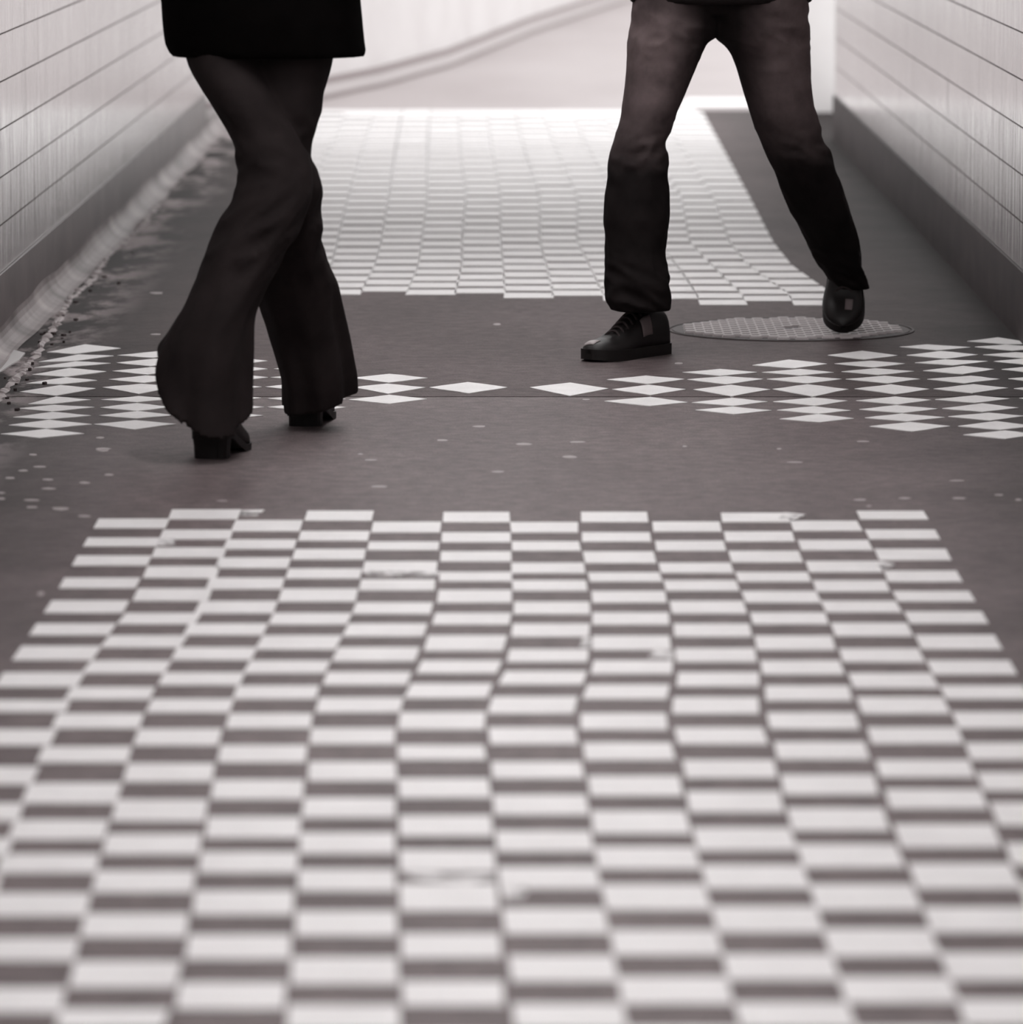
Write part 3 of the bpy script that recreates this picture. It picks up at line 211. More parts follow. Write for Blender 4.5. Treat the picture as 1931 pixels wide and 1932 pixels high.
FAR=[[(701,14875),(823,14870),(823,14715),(701,14723)],[(452,14878),(578,14882),(578,14727),(452,14729)],[(574,15003),(705,15007),(705,14851),(574,14846)],[(197,15013),(332,15017),(332,14861),(197,14861)],[(700,15075),(822,15079),(823,14919),(701,14921)],[(328,15081),(455,15076),(456,14922),(328,14918)],[(451,15089),(577,15090),(578,14933),(452,14939)],[(-70,15099),(65,15096),(65,14942),(-70,14939)],[(60,15172),(198,15167),(201,15015),(61,15011)],[(-837,15195),(-707,15194),(-709,15038),(-838,15038)],[(-336,15198),(-200,15196),(-201,15040),(-337,15040)],[(-586,15203),(-457,15206),(-459,15043),(-588,15048)],[(566,15218),(694,15216),(705,15063),(574,15062)],[(192,15237),(327,15236),(332,15075),(197,15081)],[(-204,15241),(-67,15246),(-66,15090),(-205,15090)],[(-710,15294),(-581,15298),(-583,15135),(-712,15136)],[(-459,15307),(-330,15308),(-332,15144),(-462,15145)],[(321,15304),(448,15307),(453,15147),(326,15144)],[(683,15305),(806,15307),(818,15147),(695,15146)],[(444,15319),(564,15318),(573,15154),(449,15160)],[(-72,15324),(61,15324),(64,15168),(-70,15169)],[(56,15384),(192,15387),(197,15225),(59,15222)],[(-834,15412),(-705,15408),(-707,15247),(-836,15253)],[(-332,15428),(-198,15424),(-200,15263),(-335,15261)],[(-583,15427),(-454,15427),(-456,15267),(-585,15269)],[(554,15444),(677,15446),(689,15281),(563,15283)],[(186,15460),(320,15457),(325,15296),(190,15294)],[(-202,15479),(-69,15478),(-68,15314),(-203,15313)],[(-707,15524),(-578,15528),(-580,15358),(-709,15357)],[(-456,15534),(-327,15531),(-329,15364),(-459,15369)],[(315,15526),(442,15532),(447,15364),(319,15363)],[(666,15533),(790,15533),(802,15369),(678,15368)],[(437,15547),(552,15548),(561,15384),(442,15388)],[(-74,15553),(57,15549),(60,15387),(-73,15390)],[(53,15617),(186,15617),(190,15453),(55,15450)],[(-580,15648),(-451,15650),(-453,15479),(-582,15479)],[(-831,15650),(-702,15651),(-704,15480),(-833,15484)],[(-329,15653),(-197,15656),(-198,15485),(-331,15485)],[(541,15677),(660,15677),(672,15512),(550,15509)],[(179,15692),(314,15694),(319,15530),(184,15523)],[(-200,15700),(-71,15705),(-70,15538),(-202,15535)],[(308,15755),(435,15757),(440,15586),(313,15585)],[(649,15771),(774,15774),(786,15595),(661,15597)],[(-453,15766),(-324,15760),(-326,15596),(-455,15595)],[(-704,15776),(-575,15771),(-577,15605),(-706,15605)],[(430,15782),(540,15785),(549,15616),(435,15611)],[(-76,15790),(54,15787),(56,15620),(-75,15615)],[(49,15854),(179,15849),(184,15676),(51,15681)],[(-828,15893),(-699,15893),(-701,15714),(-830,15719)],[(-577,15889),(-447,15888),(-450,15717),(-579,15715)],[(-326,15886),(-195,15887),(-196,15717),(-328,15716)],[(529,15924),(642,15922),(655,15749),(538,15745)],[(173,15928),(307,15933),(312,15754),(178,15751)],[(-199,15946),(-74,15948),(-72,15770),(-200,15774)],[(301,16005),(428,16002),(433,15827),(306,15825)],[(-450,16008),(-320,16005),(-323,15831),(-452,15827)],[(-701,16014),(-572,16012),(-574,15834),(-703,15832)],[(631,16023),(758,16021),(769,15839),(644,15844)],[(-78,16038),(50,16034),(53,15860),(-77,15859)],[(423,16043),(527,16042),(536,15863),(428,15866)],[(45,16100),(172,16100),(177,15918),(48,15921)],[(-324,16135),(-195,16129),(-195,15951),(-325,15950)],[(-830,16136),(-699,16143),(-698,15958),(-827,15960)],[(-576,16146),(-446,16141),(-447,15963),(-576,15961)],[(517,16168),(630,16163),(638,15982),(525,15987)],[(166,16177),(299,16178),(305,15996),(171,15989)],[(-200,16192),(-77,16192),(-74,16013),(-198,16012)],[(292,16250),(416,16247),(426,16062),(299,16063)],[(-706,16253),(-574,16257),(-571,16070),(-701,16075)],[(-451,16263),(-322,16264),(-320,16083),(-449,16082)],[(623,16275),(752,16280),(755,16095),(629,16089)],[(-82,16285),(45,16284),(49,16099),(-79,16101)],[(410,16282),(516,16283),(524,16103),(420,16097)],[(40,16364),(164,16361),(170,16180),(43,16181)],[(-327,16402),(-198,16400),(-196,16209),(-325,16209)],[(-581,16404),(-447,16403),(-446,16214),(-578,16218)],[(-839,16413),(-706,16409),(-701,16224),(-832,16221)],[(157,16442),(288,16440),(296,16252),(163,16250)],[(505,16444),(623,16441),(628,16255),(514,16254)],[(-203,16460),(-80,16464),(-78,16275),(-201,16274)],[(281,16517),(402,16517),(412,16323),(289,16328)],[(-452,16524),(-324,16519),(-322,16331),(-451,16330)],[(-712,16522),(-578,16524),(-575,16333),(-708,16333)],[(616,16533),(747,16527),(751,16336),(621,16337)],[(396,16558),(504,16557),(512,16365),(406,16366)],[(-86,16556),(40,16556),(43,16366),(-83,16368)],[(34,16627),(155,16625),(161,16435),(38,16434)],[(-329,16660),(-201,16659),(-199,16473),(-327,16467)],[(-585,16666),(-449,16666),(-448,16475),(-582,16470)],[(-848,16684),(-712,16684),(-708,16490),(-842,16496)],[(494,16702),(615,16703),(621,16509),(502,16511)],[(149,16715),(277,16707),(285,16520),(155,16513)],[(-206,16735),(-84,16728),(-81,16537),(-204,16535)],[(-719,16785),(-582,16781),(-579,16585),(-714,16588)],[(-453,16788),(-326,16784),(-325,16591),(-452,16590)],[(270,16791),(389,16791),(399,16596),(278,16592)],[(609,16809),(742,16810),(746,16613),(614,16612)],[(-89,16819),(35,16818),(38,16618),(-87,16623)],[(383,16818),(493,16818),(501,16622),(393,16624)],[(29,16897),(147,16895),(153,16698),(33,16694)],[(-332,16938),(-205,16936),(-202,16740),(-330,16738)],[(-589,16958),(-451,16956),(-449,16758),(-586,16758)],[(-857,16959),(-719,16961),(-714,16759),(-851,16759)],[(485,16986),(610,16987),(614,16787),(491,16781)],[(142,16991),(269,16993),(274,16789),(146,16790)],[(-209,17017),(-87,17015),(-85,16809),(-207,16815)],[(-456,17065),(-329,17068),(-327,16862),(-454,16862)],[(-725,17074),(-587,17071),(-583,16865),(-721,16864)],[(266,17080),(384,17074),(385,16875),(267,16871)],[(607,17102),(741,17105),(741,16895),(606,16895)],[(380,17115),(491,17113),(490,16909),(379,16911)],[(-92,17118),(33,17119),(33,16914),(-90,16914)],[(29,17181),(148,17182),(146,16971),(29,16971)],[(-335,17239),(-206,17235),(-205,17029),(-332,17028)],[(-594,17247),(-455,17248),(-452,17036),(-590,17039)],[(-863,17253),(-725,17251),(-721,17045),(-859,17044)],[(145,17272),(273,17276),(270,17059),(143,17059)],[(490,17278),(613,17277),(611,17074),(486,17074)],[(-211,17294),(-89,17290),(-88,17080),(-210,17086)],[(-460,17355),(-332,17355),(-330,17141),(-457,17143)],[(-731,17371),(-592,17367),(-588,17156),(-727,17158)],[(270,17369),(388,17369),(385,17158),(267,17159)],[(610,17403),(742,17402),(741,17188),(608,17187)],[(385,17404),(496,17406),(492,17192),(382,17197)],[(-93,17406),(34,17412),(33,17197),(-92,17198)],[(30,17475),(151,17473),(149,17260),(29,17263)],[(-338,17526),(-208,17528),(-207,17310),(-335,17313)],[(-599,17548),(-459,17548),(-456,17338),(-595,17337)],[(-870,17553),(-730,17559),(-726,17346),(-865,17345)],[(494,17577),(615,17573),(613,17360),(491,17361)],[(148,17574),(276,17577),(274,17361),(146,17360)],[(-212,17595),(-90,17594),(-89,17378),(-211,17379)],[(-465,17638),(-335,17638),(-333,17424),(-462,17424)],[(273,17652),(392,17657),(389,17439),(271,17441)],[(-736,17672),(-597,17673),(-593,17456),(-732,17457)],[(612,17699),(743,17698),(742,17480),(610,17481)],[(389,17699),(500,17697),(497,17484),(386,17483)],[(-95,17709),(34,17714),(34,17496),(-94,17492)],[(30,17793),(154,17792),(152,17572),(30,17573)],[(-340,17823),(-209,17826),(-208,17608),(-338,17605)],[(-876,17860),(-736,17864),(-732,17643),(-871,17641)],[(-604,17865),(-464,17864),(-461,17646),(-600,17645)],[(151,17871),(280,17873),(277,17657),(149,17653)],[(499,17885),(618,17878),(616,17665),(496,17659)],[(-214,17905),(-92,17905),(-91,17683),(-213,17687)],[(-469,17956),(-338,17955),(-336,17735),(-466,17733)],[(-742,17976),(-601,17970),(-598,17750),(-738,17750)],[(277,17976),(396,17978),(393,17754),(274,17750)],[(614,18006),(744,18006),(743,17783),(613,17783)],[(-97,18008),(35,18014),(34,17787),(-96,17788)],[(393,18019),(504,18022),(501,17800),(390,17794)],[(31,18098),(157,18104),(155,17877),(31,17876)],[(-343,18138),(-211,18140),(-210,17915),(-341,17912)],[(-882,18171),(-741,18164),(-737,17945),(-877,17941)],[(154,18181),(283,18183),(281,17959),(152,17961)],[(-609,18186),(-468,18181),(-465,17961),(-605,17956)],[(503,18212),(620,18208),(618,17985),(500,17981)],[(-215,18235),(-94,18237),(-93,18004),(-214,18006)],[(-473,18269),(-341,18267),(-339,18046),(-470,18044)],[(-747,18286),(-606,18288),(-603,18055),(-743,18055)],[(280,18282),(400,18288),(397,18057),(278,18060)],[(617,18322),(745,18323),(744,18092),(615,18090)],[(-98,18327),(35,18328),(35,18101),(-97,18099)],[(397,18344),(509,18342),(506,18111),(394,18110)],[(31,18412),(160,18415),(158,18185),(31,18182)],[(-346,18457),(-212,18457),(-211,18224),(-344,18226)],[(-888,18475),(-746,18476),(-743,18239),(-883,18243)],[(157,18500),(287,18498),(284,18268),(155,18271)],[(-613,18496),(-472,18496),(-469,18271),(-610,18267)],[(508,18530),(622,18528),(621,18292),(504,18299)],[(-217,18553),(-95,18555),(-94,18321),(-216,18324)],[(-477,18585),(-343,18585),(-341,18350),(-474,18348)],[(-752,18595),(-611,18602),(-607,18368),(-749,18362)],[(284,18603),(404,18597),(401,18368),(281,18371)],[(-100,18650),(36,18645),(35,18415),(-99,18417)],[(619,18649),(746,18653),(745,18420),(618,18418)],[(401,18662),(513,18660),(510,18428),(398,18425)],[(32,18737),(163,18737),(161,18503),(32,18497)],[(-349,18779),(-214,18781),(-213,18546),(-347,18543)],[(-894,18796),(-752,18800),(-748,18564),(-889,18561)],[(-618,18825),(-476,18819),(-473,18585),(-615,18586)],[(160,18830),(290,18829),(288,18593),(158,18595)],[(512,18851),(625,18849),(623,18613),(509,18617)],[(-218,18882),(-97,18875),(-96,18643),(-217,18638)],[(-481,18911),(-346,18914),(-344,18673),(-478,18673)],[(-758,18930),(-616,18930),(-612,18694),(-754,18693)],[(287,18934),(408,18933),(405,18695),(284,18695)],[(-102,18976),(36,18980),(36,18739),(-100,18743)],[(621,18983),(747,18984),(746,18750),(620,18748)],[(404,18998),(517,18996),(514,18757),(402,18756)],[(30,19069),(162,19070),(164,18833),(32,18828)],[(-354,19117),(-218,19121),(-214,18878),(-350,18879)],[(-897,19135),(-756,19139),(-753,18892),(-895,18893)],[(-623,19156),(-481,19159),(-477,18912),(-619,18913)],[(155,19173),(286,19171),(291,18929),(160,18926)],[(508,19210),(622,19210),(626,18965),(513,18962)],[(-225,19233),(-103,19229),(-98,18984),(-219,18990)],[(-487,19240),(-352,19238),(-347,18994),(-482,18995)],[(280,19256),(402,19260),(407,19008),(286,19011)],[(-761,19266),(-620,19264),(-617,19022),(-759,19023)],[(617,19324),(747,19320),(747,19071),(620,19077)],[(-109,19331),(28,19332),(33,19088),(-104,19083)],[(396,19335),(510,19341),(515,19093),(402,19092)],[(22,19414),(153,19411),(159,19165),(28,19164)],[(-361,19464),(-226,19469),(-220,19219),(-356,19214)],[(-899,19483),(-759,19482),(-757,19239),(-898,19235)],[(-627,19496),(-487,19491),(-483,19248),(-624,19248)],[(147,19521),(278,19524),(284,19270),(153,19270)],[(502,19543),(618,19541),(621,19295),(507,19292)],[(-232,19569),(-109,19570),(-105,19313),(-227,19320)],[(-493,19582),(-359,19585),(-354,19334),(-488,19336)],[(272,19603),(395,19604),(400,19354),(278,19350)],[(-764,19609),(-625,19610),(-621,19361),(-762,19363)],[(612,19679),(748,19682),(747,19426),(615,19426)],[(-116,19677),(20,19672),(26,19427),(-111,19424)],[(389,19679),(504,19680),(508,19427),(394,19424)],[(14,19779),(145,19780),(151,19525),(19,19528)],[(-368,19816),(-233,19821),(-228,19564),(-363,19566)],[(-631,19845),(-493,19848),(-489,19594),(-628,19591)],[(-901,19850),(-762,19851),(-760,19598),(-900,19599)],[(138,19863),(270,19863),(275,19610),(145,19605)],[(496,19904),(613,19900),(616,19646),(500,19650)],[(-239,19920),(-116,19923),(-111,19673),(-234,19667)],[(-498,19933),(-366,19930),(-361,19683),(-494,19677)],[(263,19965),(387,19961),(392,19705),(269,19705)],[(-767,19973),(-629,19971),(-626,19716),(-765,19717)],[(-122,20030),(12,20032),(18,19779),(-117,19777)],[(381,20041),(497,20043),(502,19785),(387,19787)],[(607,20050),(748,20048),(748,19792),(611,19791)],[(6,20129),(136,20127),(142,19867),(12,19868)],[(-374,20180),(-240,20176),(-235,19920),(-370,19919)],[(-636,20207),(-499,20203),(-495,19949),(-633,19950)],[(-902,20209),(-765,20211),(-763,19950),(-901,19949)],[(130,20229),(261,20230),(267,19971),(136,19969)],[(490,20261),(609,20257),(612,20002),(494,20000)],[(-246,20269),(-123,20271),(-118,20017),(-241,20010)],[(-504,20283),(-372,20287),(-368,20026),(-500,20024)],[(255,20326),(380,20327),(385,20069),(261,20066)],[(-770,20334),(-633,20332),(-630,20071),(-768,20073)],[(-129,20402),(5,20401),(10,20138),(-124,20138)],[(603,20404),(749,20404),(748,20144),(606,20142)],[(374,20412),(491,20415),(495,20158),(379,20155)],[(-1,20493),(128,20491),(134,20233),(4,20232)],[(-381,20555),(-248,20553),(-243,20292),(-376,20293)],[(-640,20569),(-504,20572),(-500,20308),(-637,20311)],[(-904,20572),(-768,20577),(-766,20311),(-903,20311)],[(122,20597),(254,20598),(259,20330),(128,20335)],[(483,20633),(604,20633),(607,20365),(488,20368)],[(-253,20645),(-129,20645),(-124,20376),(-248,20377)],[(-510,20643),(-379,20647),(-374,20381),(-505,20385)],[(247,20696),(373,20692),(378,20427),(253,20434)],[(-773,20699),(-638,20699),(-635,20438),(-771,20439)],[(-135,20767),(-3,20768),(2,20501),(-131,20504)],[(599,20767),(749,20764),(749,20507),(602,20503)],[(367,20779),(485,20785),(489,20519),(372,20519)],[(-9,20864),(120,20868),(126,20603),(-4,20605)],[(-387,20912),(-254,20912),(-249,20647),(-383,20647)],[(-905,20936),(-771,20932),(-769,20669),(-904,20670)],[(-645,20945),(-510,20948),(-506,20681),(-642,20678)],[(114,20978),(246,20971),(251,20709),(120,20710)],[(477,21005),(600,21007),(603,20739),(482,20739)],[(-515,21005),(-385,21009),(-380,20740),(-511,20738)],[(-260,21019),(-135,21016),(-131,20746),(-255,20749)],[(240,21069),(366,21074),(371,20801),(245,20799)],[(-776,21082),(-642,21078),(-639,20811),(-774,20808)],[(595,21136),(750,21138),(749,20872),(598,20868)],[(360,21147),(479,21151),(483,20879),(365,20884)],[(-142,21161),(-10,21157),(-5,20886),(-137,20889)],[(-16,21238),(112,21236),(118,20963),(-11,20965)],[(-394,21295),(-261,21297),(-256,21027),(-389,21027)],[(-907,21305),(-774,21306),(-772,21032),(-906,21035)],[(-649,21331),(-516,21338),(-512,21060),(-646,21061)],[(106,21345),(238,21339),(244,21072),(112,21073)],[(472,21378),(596,21380),(599,21101),(476,21102)],[(-520,21384),(-391,21381),(-386,21105),(-516,21105)],[(-267,21406),(-142,21405),(-137,21133),(-262,21133)],[(232,21437),(359,21436),(364,21168),(238,21166)],[(-779,21466),(-646,21465),(-643,21192),(-777,21192)],[(590,21531),(750,21525),(750,21254),(593,21252)],[(-148,21530),(-17,21524),(-12,21256),(-143,21257)],[(353,21537),(473,21534),(477,21263),(358,21260)],[(-23,21612),(105,21612),(110,21335),(-18,21335)],[(-400,21683),(-268,21679),(-263,21406),(-395,21409)],[(-908,21681),(-776,21686),(-774,21414),(-907,21408)],[(99,21714),(231,21719),(236,21441),(104,21440)],[(-653,21721),(-521,21721),(-517,21446),(-650,21445)],[(-526,21743),(-397,21743),(-392,21474),(-522,21476)],[(466,21767),(592,21766),(595,21490),(470,21491)],[(-274,21786),(-148,21789),(-144,21517),(-269,21517)],[(225,21823),(352,21823),(357,21547),(230,21547)],[(-782,21841),(-650,21836),(-647,21562),(-780,21567)],[(586,21904),(750,21906),(750,21628),(589,21628)],[(-154,21909),(-24,21908),(-19,21632),(-149,21631)],[(346,21933),(467,21927),(471,21658),(351,21651)],[(-30,21999),(97,21998),(103,21723),(-25,21728)],[(-406,22070),(-274,22074),(-270,21791),(-402,21792)],[(-910,22074),(-779,22074),(-777,21797),(-909,21798)],[(-657,22093),(-526,22094),(-522,21815),(-654,21817)],[(91,22107),(224,22105),(229,21836),(97,21831)],[(-531,22135),(-403,22137),(-398,21861),(-527,21862)],[(460,22161),(588,22163),(591,21882),(464,21885)],[(-280,22171),(-154,22166),(-149,21890),(-275,21889)],[(218,22208),(346,22213),(350,21931),(223,21935)],[(-784,22213),(-654,22219),(-651,21936),(-782,21934)],[(-160,22294),(-31,22293),(-26,22009),(-155,22012)],[(582,22290),(751,22292),(751,22018),(585,22015)],[(340,22313),(462,22316),(466,22041),(344,22039)],[(-37,22387),(90,22383),(95,22102),(-32,22105)],[(-911,22462),(-782,22465),(-780,22180),(-910,22184)],[(-412,22461),(-281,22461),(-276,22183),(-408,22187)],[(-661,22479),(-531,22483),(-528,22197),(-658,22200)],[(84,22494),(217,22493),(222,22220),(89,22215)],[(-536,22506),(-408,22509),(-404,22222),(-532,22224)],[(-286,22547),(-159,22551),(-155,22265),(-282,22264)],[(455,22553),(584,22546),(587,22273),(459,22271)],[(211,22585),(339,22588),(344,22303),(216,22304)],[(-787,22617),(-658,22616),(-655,22337),(-785,22338)],[(579,22676),(751,22676),(751,22394),(581,22398)],[(-165,22674),(-38,22675),(-33,22397),(-161,22394)],[(334,22706),(456,22710),(460,22425),(338,22423)],[(-43,22762),(83,22758),(88,22475),(-38,22479)],[(-417,22863),(-287,22865),(-283,22575),(-413,22577)],[(-913,22859),(-784,22863),(-783,22577),(-912,22577)],[(-664,22871),(-536,22871),(-533,22590),(-662,22591)],[(77,22880),(210,22885),(215,22598),(82,22598)],[(-541,22903),(-414,22903),(-410,22623),(-537,22625)],[(449,22930),(580,22931),(583,22654),(453,22653)],[(-292,22952),(-165,22949),(-161,22665),(-288,22667)],[(204,22972),(333,22967),(338,22686),(209,22686)],[(-789,23015),(-662,23020),(-659,22736),(-788,22737)],[(-171,23061),(-44,23062),(-39,22777),(-167,22780)],[(575,23072),(752,23076),(751,22787),(578,22786)],[(327,23102),(451,23106),(455,22817),(332,22821)],[(-49,23156),(76,23162),(81,22875),(-45,22878)],[(-423,23237),(-293,23235),(-288,22955),(-419,22951)],[(-914,23257),(-787,23259),(-785,22974),(-913,22978)],[(70,23267),(203,23265),(208,22982),(75,22980)],[(-668,23273),(-541,23267),(-538,22983),(-665,22982)],[(-545,23302),(-419,23303),(-416,23016),(-542,23019)],[(-298,23331),(-170,23328),(-166,23047),(-294,23045)],[(444,23332),(576,23334),(579,23050),(448,23052)],[(197,23379),(327,23376),(331,23094),(202,23096)],[(-792,23409),(-665,23402),(-663,23119),(-790,23121)],[(-176,23459),(-50,23455),(-46,23175),(-172,23172)],[(571,23472),(752,23469),(752,23188),(574,23190)],[(321,23515),(446,23518),(450,23233),(325,23231)],[(-56,23550),(69,23550),(74,23266),(-51,23269)],[(-428,23631),(-298,23628),(-294,23342),(-424,23341)],[(-915,23655),(-789,23656),(-788,23374),(-914,23376)],[(-671,23665),(-546,23660),(-542,23376),(-669,23377)],[(63,23678),(197,23679),(201,23388),(68,23390)],[(-550,23688),(-425,23692),(-421,23405),(-547,23404)],[(-304,23725),(-176,23726),(-172,23443),(-300,23446)],[(439,23735),(573,23733),(575,23452),(443,23447)],[(191,23774),(321,23774),(325,23486),(195,23492)],[(-794,23802),(-669,23802),(-666,23521),(-793,23522)],[(-181,23856),(-56,23854),(-52,23567),(-178,23573)],[(568,23871),(753,23872),(752,23583),(570,23584)],[(315,23912),(441,23916),(444,23632),(319,23625)],[(-62,23939),(63,23936),(68,23654),(-57,23656)],[(-433,24029),(-304,24031),(-300,23747),(-429,23743)],[(-916,24042),(-792,24045),(-790,23759),(-916,23764)],[(57,24059),(190,24059),(195,23776),(62,23773)],[(-675,24067),(-550,24066),(-547,23779),(-672,23781)],[(-554,24082),(-430,24083),(-426,23797),(-551,23798)],[(434,24122),(569,24125),(572,23843),(438,23843)],[(-310,24141),(-181,24137),(-177,23859),(-306,23854)],[(185,24169),(316,24169),(320,23885),(189,23888)],[(-796,24198),(-672,24197),(-670,23915),(-795,23912)],[(-187,24258),(-62,24255),(-58,23978),(-183,23976)],[(564,24263),(753,24266),(753,23980),(567,23986)],[(310,24301),(436,24296),(440,24014),(314,24018)],[(-67,24337),(57,24335),(61,24053),(-63,24056)],[(-437,24417),(-308,24415),(-306,24135),(-434,24133)],[(53,24440),(187,24447),(189,24160),(55,24160)],[(-677,24448),(-553,24445),(-551,24164),(-676,24168)],[(-917,24444),(-793,24449),(-792,24166),(-917,24167)],[(-557,24463),(-433,24466),(-431,24187),(-555,24186)]]
DIAMONDS=[[(-1169,13419),(-1093,13620),(-998,13519),(-1099,13375)],[(-1169,13180),(-1088,13364),(-1001,13331),(-1085,13202)],[(-1167,13043),(-1080,13191),(-995,13149),(-1090,13054)],[(-1157,12878),(-1082,13033),(-990,12951),(-1077,12828)],[(-1153,12678),(-1072,12818),(-996,12748),(-1073,12659)],[(-1151,12494),(-1072,12639),(-986,12571),(-1062,12408)],[(-1109,12231),(-1060,12389),(-977,12324),(-1057,12231)],[(-1122,12140),(-1049,12213),(-957,12168),(-1044,12077)],[(-1117,11962),(-1041,12068),(-951,11997),(-1036,11918)],[(-1112,11805),(-1035,11909),(-936,11823),(-1026,11738)],[(-1113,11636),(-1027,11729),(-938,11645),(-1025,11562)],[(-993,13342),(-904,13441),(-820,13420),(-904,13278)],[(-982,13160),(-898,13256),(-814,13213),(-897,13075)],[(-977,12961),(-891,13055),(-807,13003),(-889,12879)],[(-971,12768),(-892,12859),(-807,12799),(-884,12689)],[(-972,12591),(-889,12669),(-805,12611),(-880,12447)],[(-955,12324),(-876,12399),(-794,12343),(-871,12269)],[(-944,12159),(-870,12250),(-785,12168),(-858,12087)],[(-934,11997),(-856,12087),(-769,12003),(-848,11936)],[(-932,11823),(-849,11901),(-756,11829),(-837,11721)],[(-811,13205),(-723,13303),(-625,13206),(-713,13103)],[(-799,13015),(-712,13109),(-616,13015),(-703,12915)],[(-786,12817),(-700,12909),(-606,12818),(-691,12721)],[(-788,12602),(-703,12691),(-610,12603),(-694,12509)],[(-773,12360),(-690,12445),(-599,12360),(-681,12270)],[(-755,12170),(-673,12254),(-584,12171),(-665,12083)],[(-746,11997),(-665,12078),(-577,11998),(-657,11913)],[(-601,13015),(-513,13110),(-417,13010),(-505,12916)],[(-600,12818),(-513,12910),(-418,12812),(-505,12722)],[(-602,12603),(-516,12692),(-423,12597),(-509,12509)],[(-585,12349),(-501,12435),(-410,12344),(-494,12260)],[(-577,12171),(-494,12254),(-404,12166),(-487,12084)],[(-412,12806),(-327,12898),(-236,12807),(-324,12698)],[(-402,12591),(-326,12674),(-237,12592),(-319,12452)],[(-403,12327),(-315,12430),(-229,12339),(-310,12238)],[(-228,12592),(-142,12711),(-51,12593),(-137,12460)],[(0,12593),(93,12700),(179,12570),(90,12408)],[(177,12768),(270,12860),(357,12778),(269,12668)],[(186,12552),(272,12651),(354,12553),(271,12423)],[(166,12297),(270,12385),(350,12272),(264,12194)],[(357,12939),(447,13016),(531,12939),(443,12852)],[(363,12773),(454,12846),(539,12782),(450,12662)],[(370,12548),(460,12651),(545,12548),(453,12400)],[(359,12267),(452,12366),(528,12287),(448,12195)],[(362,12112),(447,12179),(529,12106),(445,12026)],[(527,13105),(619,13241),(705,13139),(623,13032)],[(542,12939),(635,13016),(710,12935),(628,12864)],[(547,12782),(640,12853),(720,12783),(636,12683)],[(550,12558),(635,12662),(723,12553),(635,12396)],[(540,12287),(634,12372),(707,12307),(629,12199)],[(541,12112),(626,12190),(702,12103),(627,12036)],[(539,11933),(628,12031),(700,11943),(624,11869)],[(718,13351),(807,13461),(886,13344),(801,13247)],[(723,13145),(813,13213),(891,13145),(812,13055)],[(729,12956),(813,13033),(900,12963),(812,12880)],[(729,12783),(824,12858),(901,12783),(821,12684)],[(737,12567),(826,12663),(907,12559),(821,12444)],[(725,12310),(818,12396),(894,12324),(813,12226)],[(722,12128),(808,12212),(895,12140),(812,12052)],[(724,11958),(809,12039),(897,11964),(810,11884)],[(724,11788),(816,11871),(896,11792),(809,11689)],[(905,13564),(976,13624),(1078,13552),(992,13474)],[(908,13351),(998,13457),(1081,13364),(995,13264)],[(915,13168),(994,13248),(1091,13202),(1003,13105)],[(921,12978),(1024,13090),(1091,13012),(1009,12898)],[(917,12783),(1024,12859),(1085,12784),(997,12688)],[(916,12567),(1015,12667),(1087,12584),(997,12471)],[(903,12336),(1000,12421),(1071,12351),(987,12265)],[(905,12148),(1001,12252),(1074,12160),(989,12077)],[(906,11983),(1000,12058),(1073,11993),(991,11903)],[(913,11794),(1002,11890),(1078,11798),(998,11720)],[(911,11627),(1006,11708),(1072,11628),(993,11552)],[(1082,13710),(1166,13809),(1249,13642),(1172,13632)],[(1089,13565),(1168,13618),(1261,13546),(1174,13465)],[(1093,13364),(1177,13427),(1264,13360),(1180,13283)],[(1105,13203),(1196,13278),(1277,13214),(1183,13112)],[(1108,13012),(1202,13097),(1279,13024),(1186,12920)],[(1105,12795),(1198,12864),(1276,12795),(1181,12699)],[(1099,12574),(1195,12668),(1272,12585),(1176,12472)],[(1093,12365),(1184,12437),(1263,12371),(1169,12278)],[(1086,12164),(1178,12246),(1253,12169),(1162,12078)],[(1087,11983),(1175,12059),(1251,11989),(1160,11899)],[(1084,11798),(1174,11881),(1246,11804),(1158,11717)]]
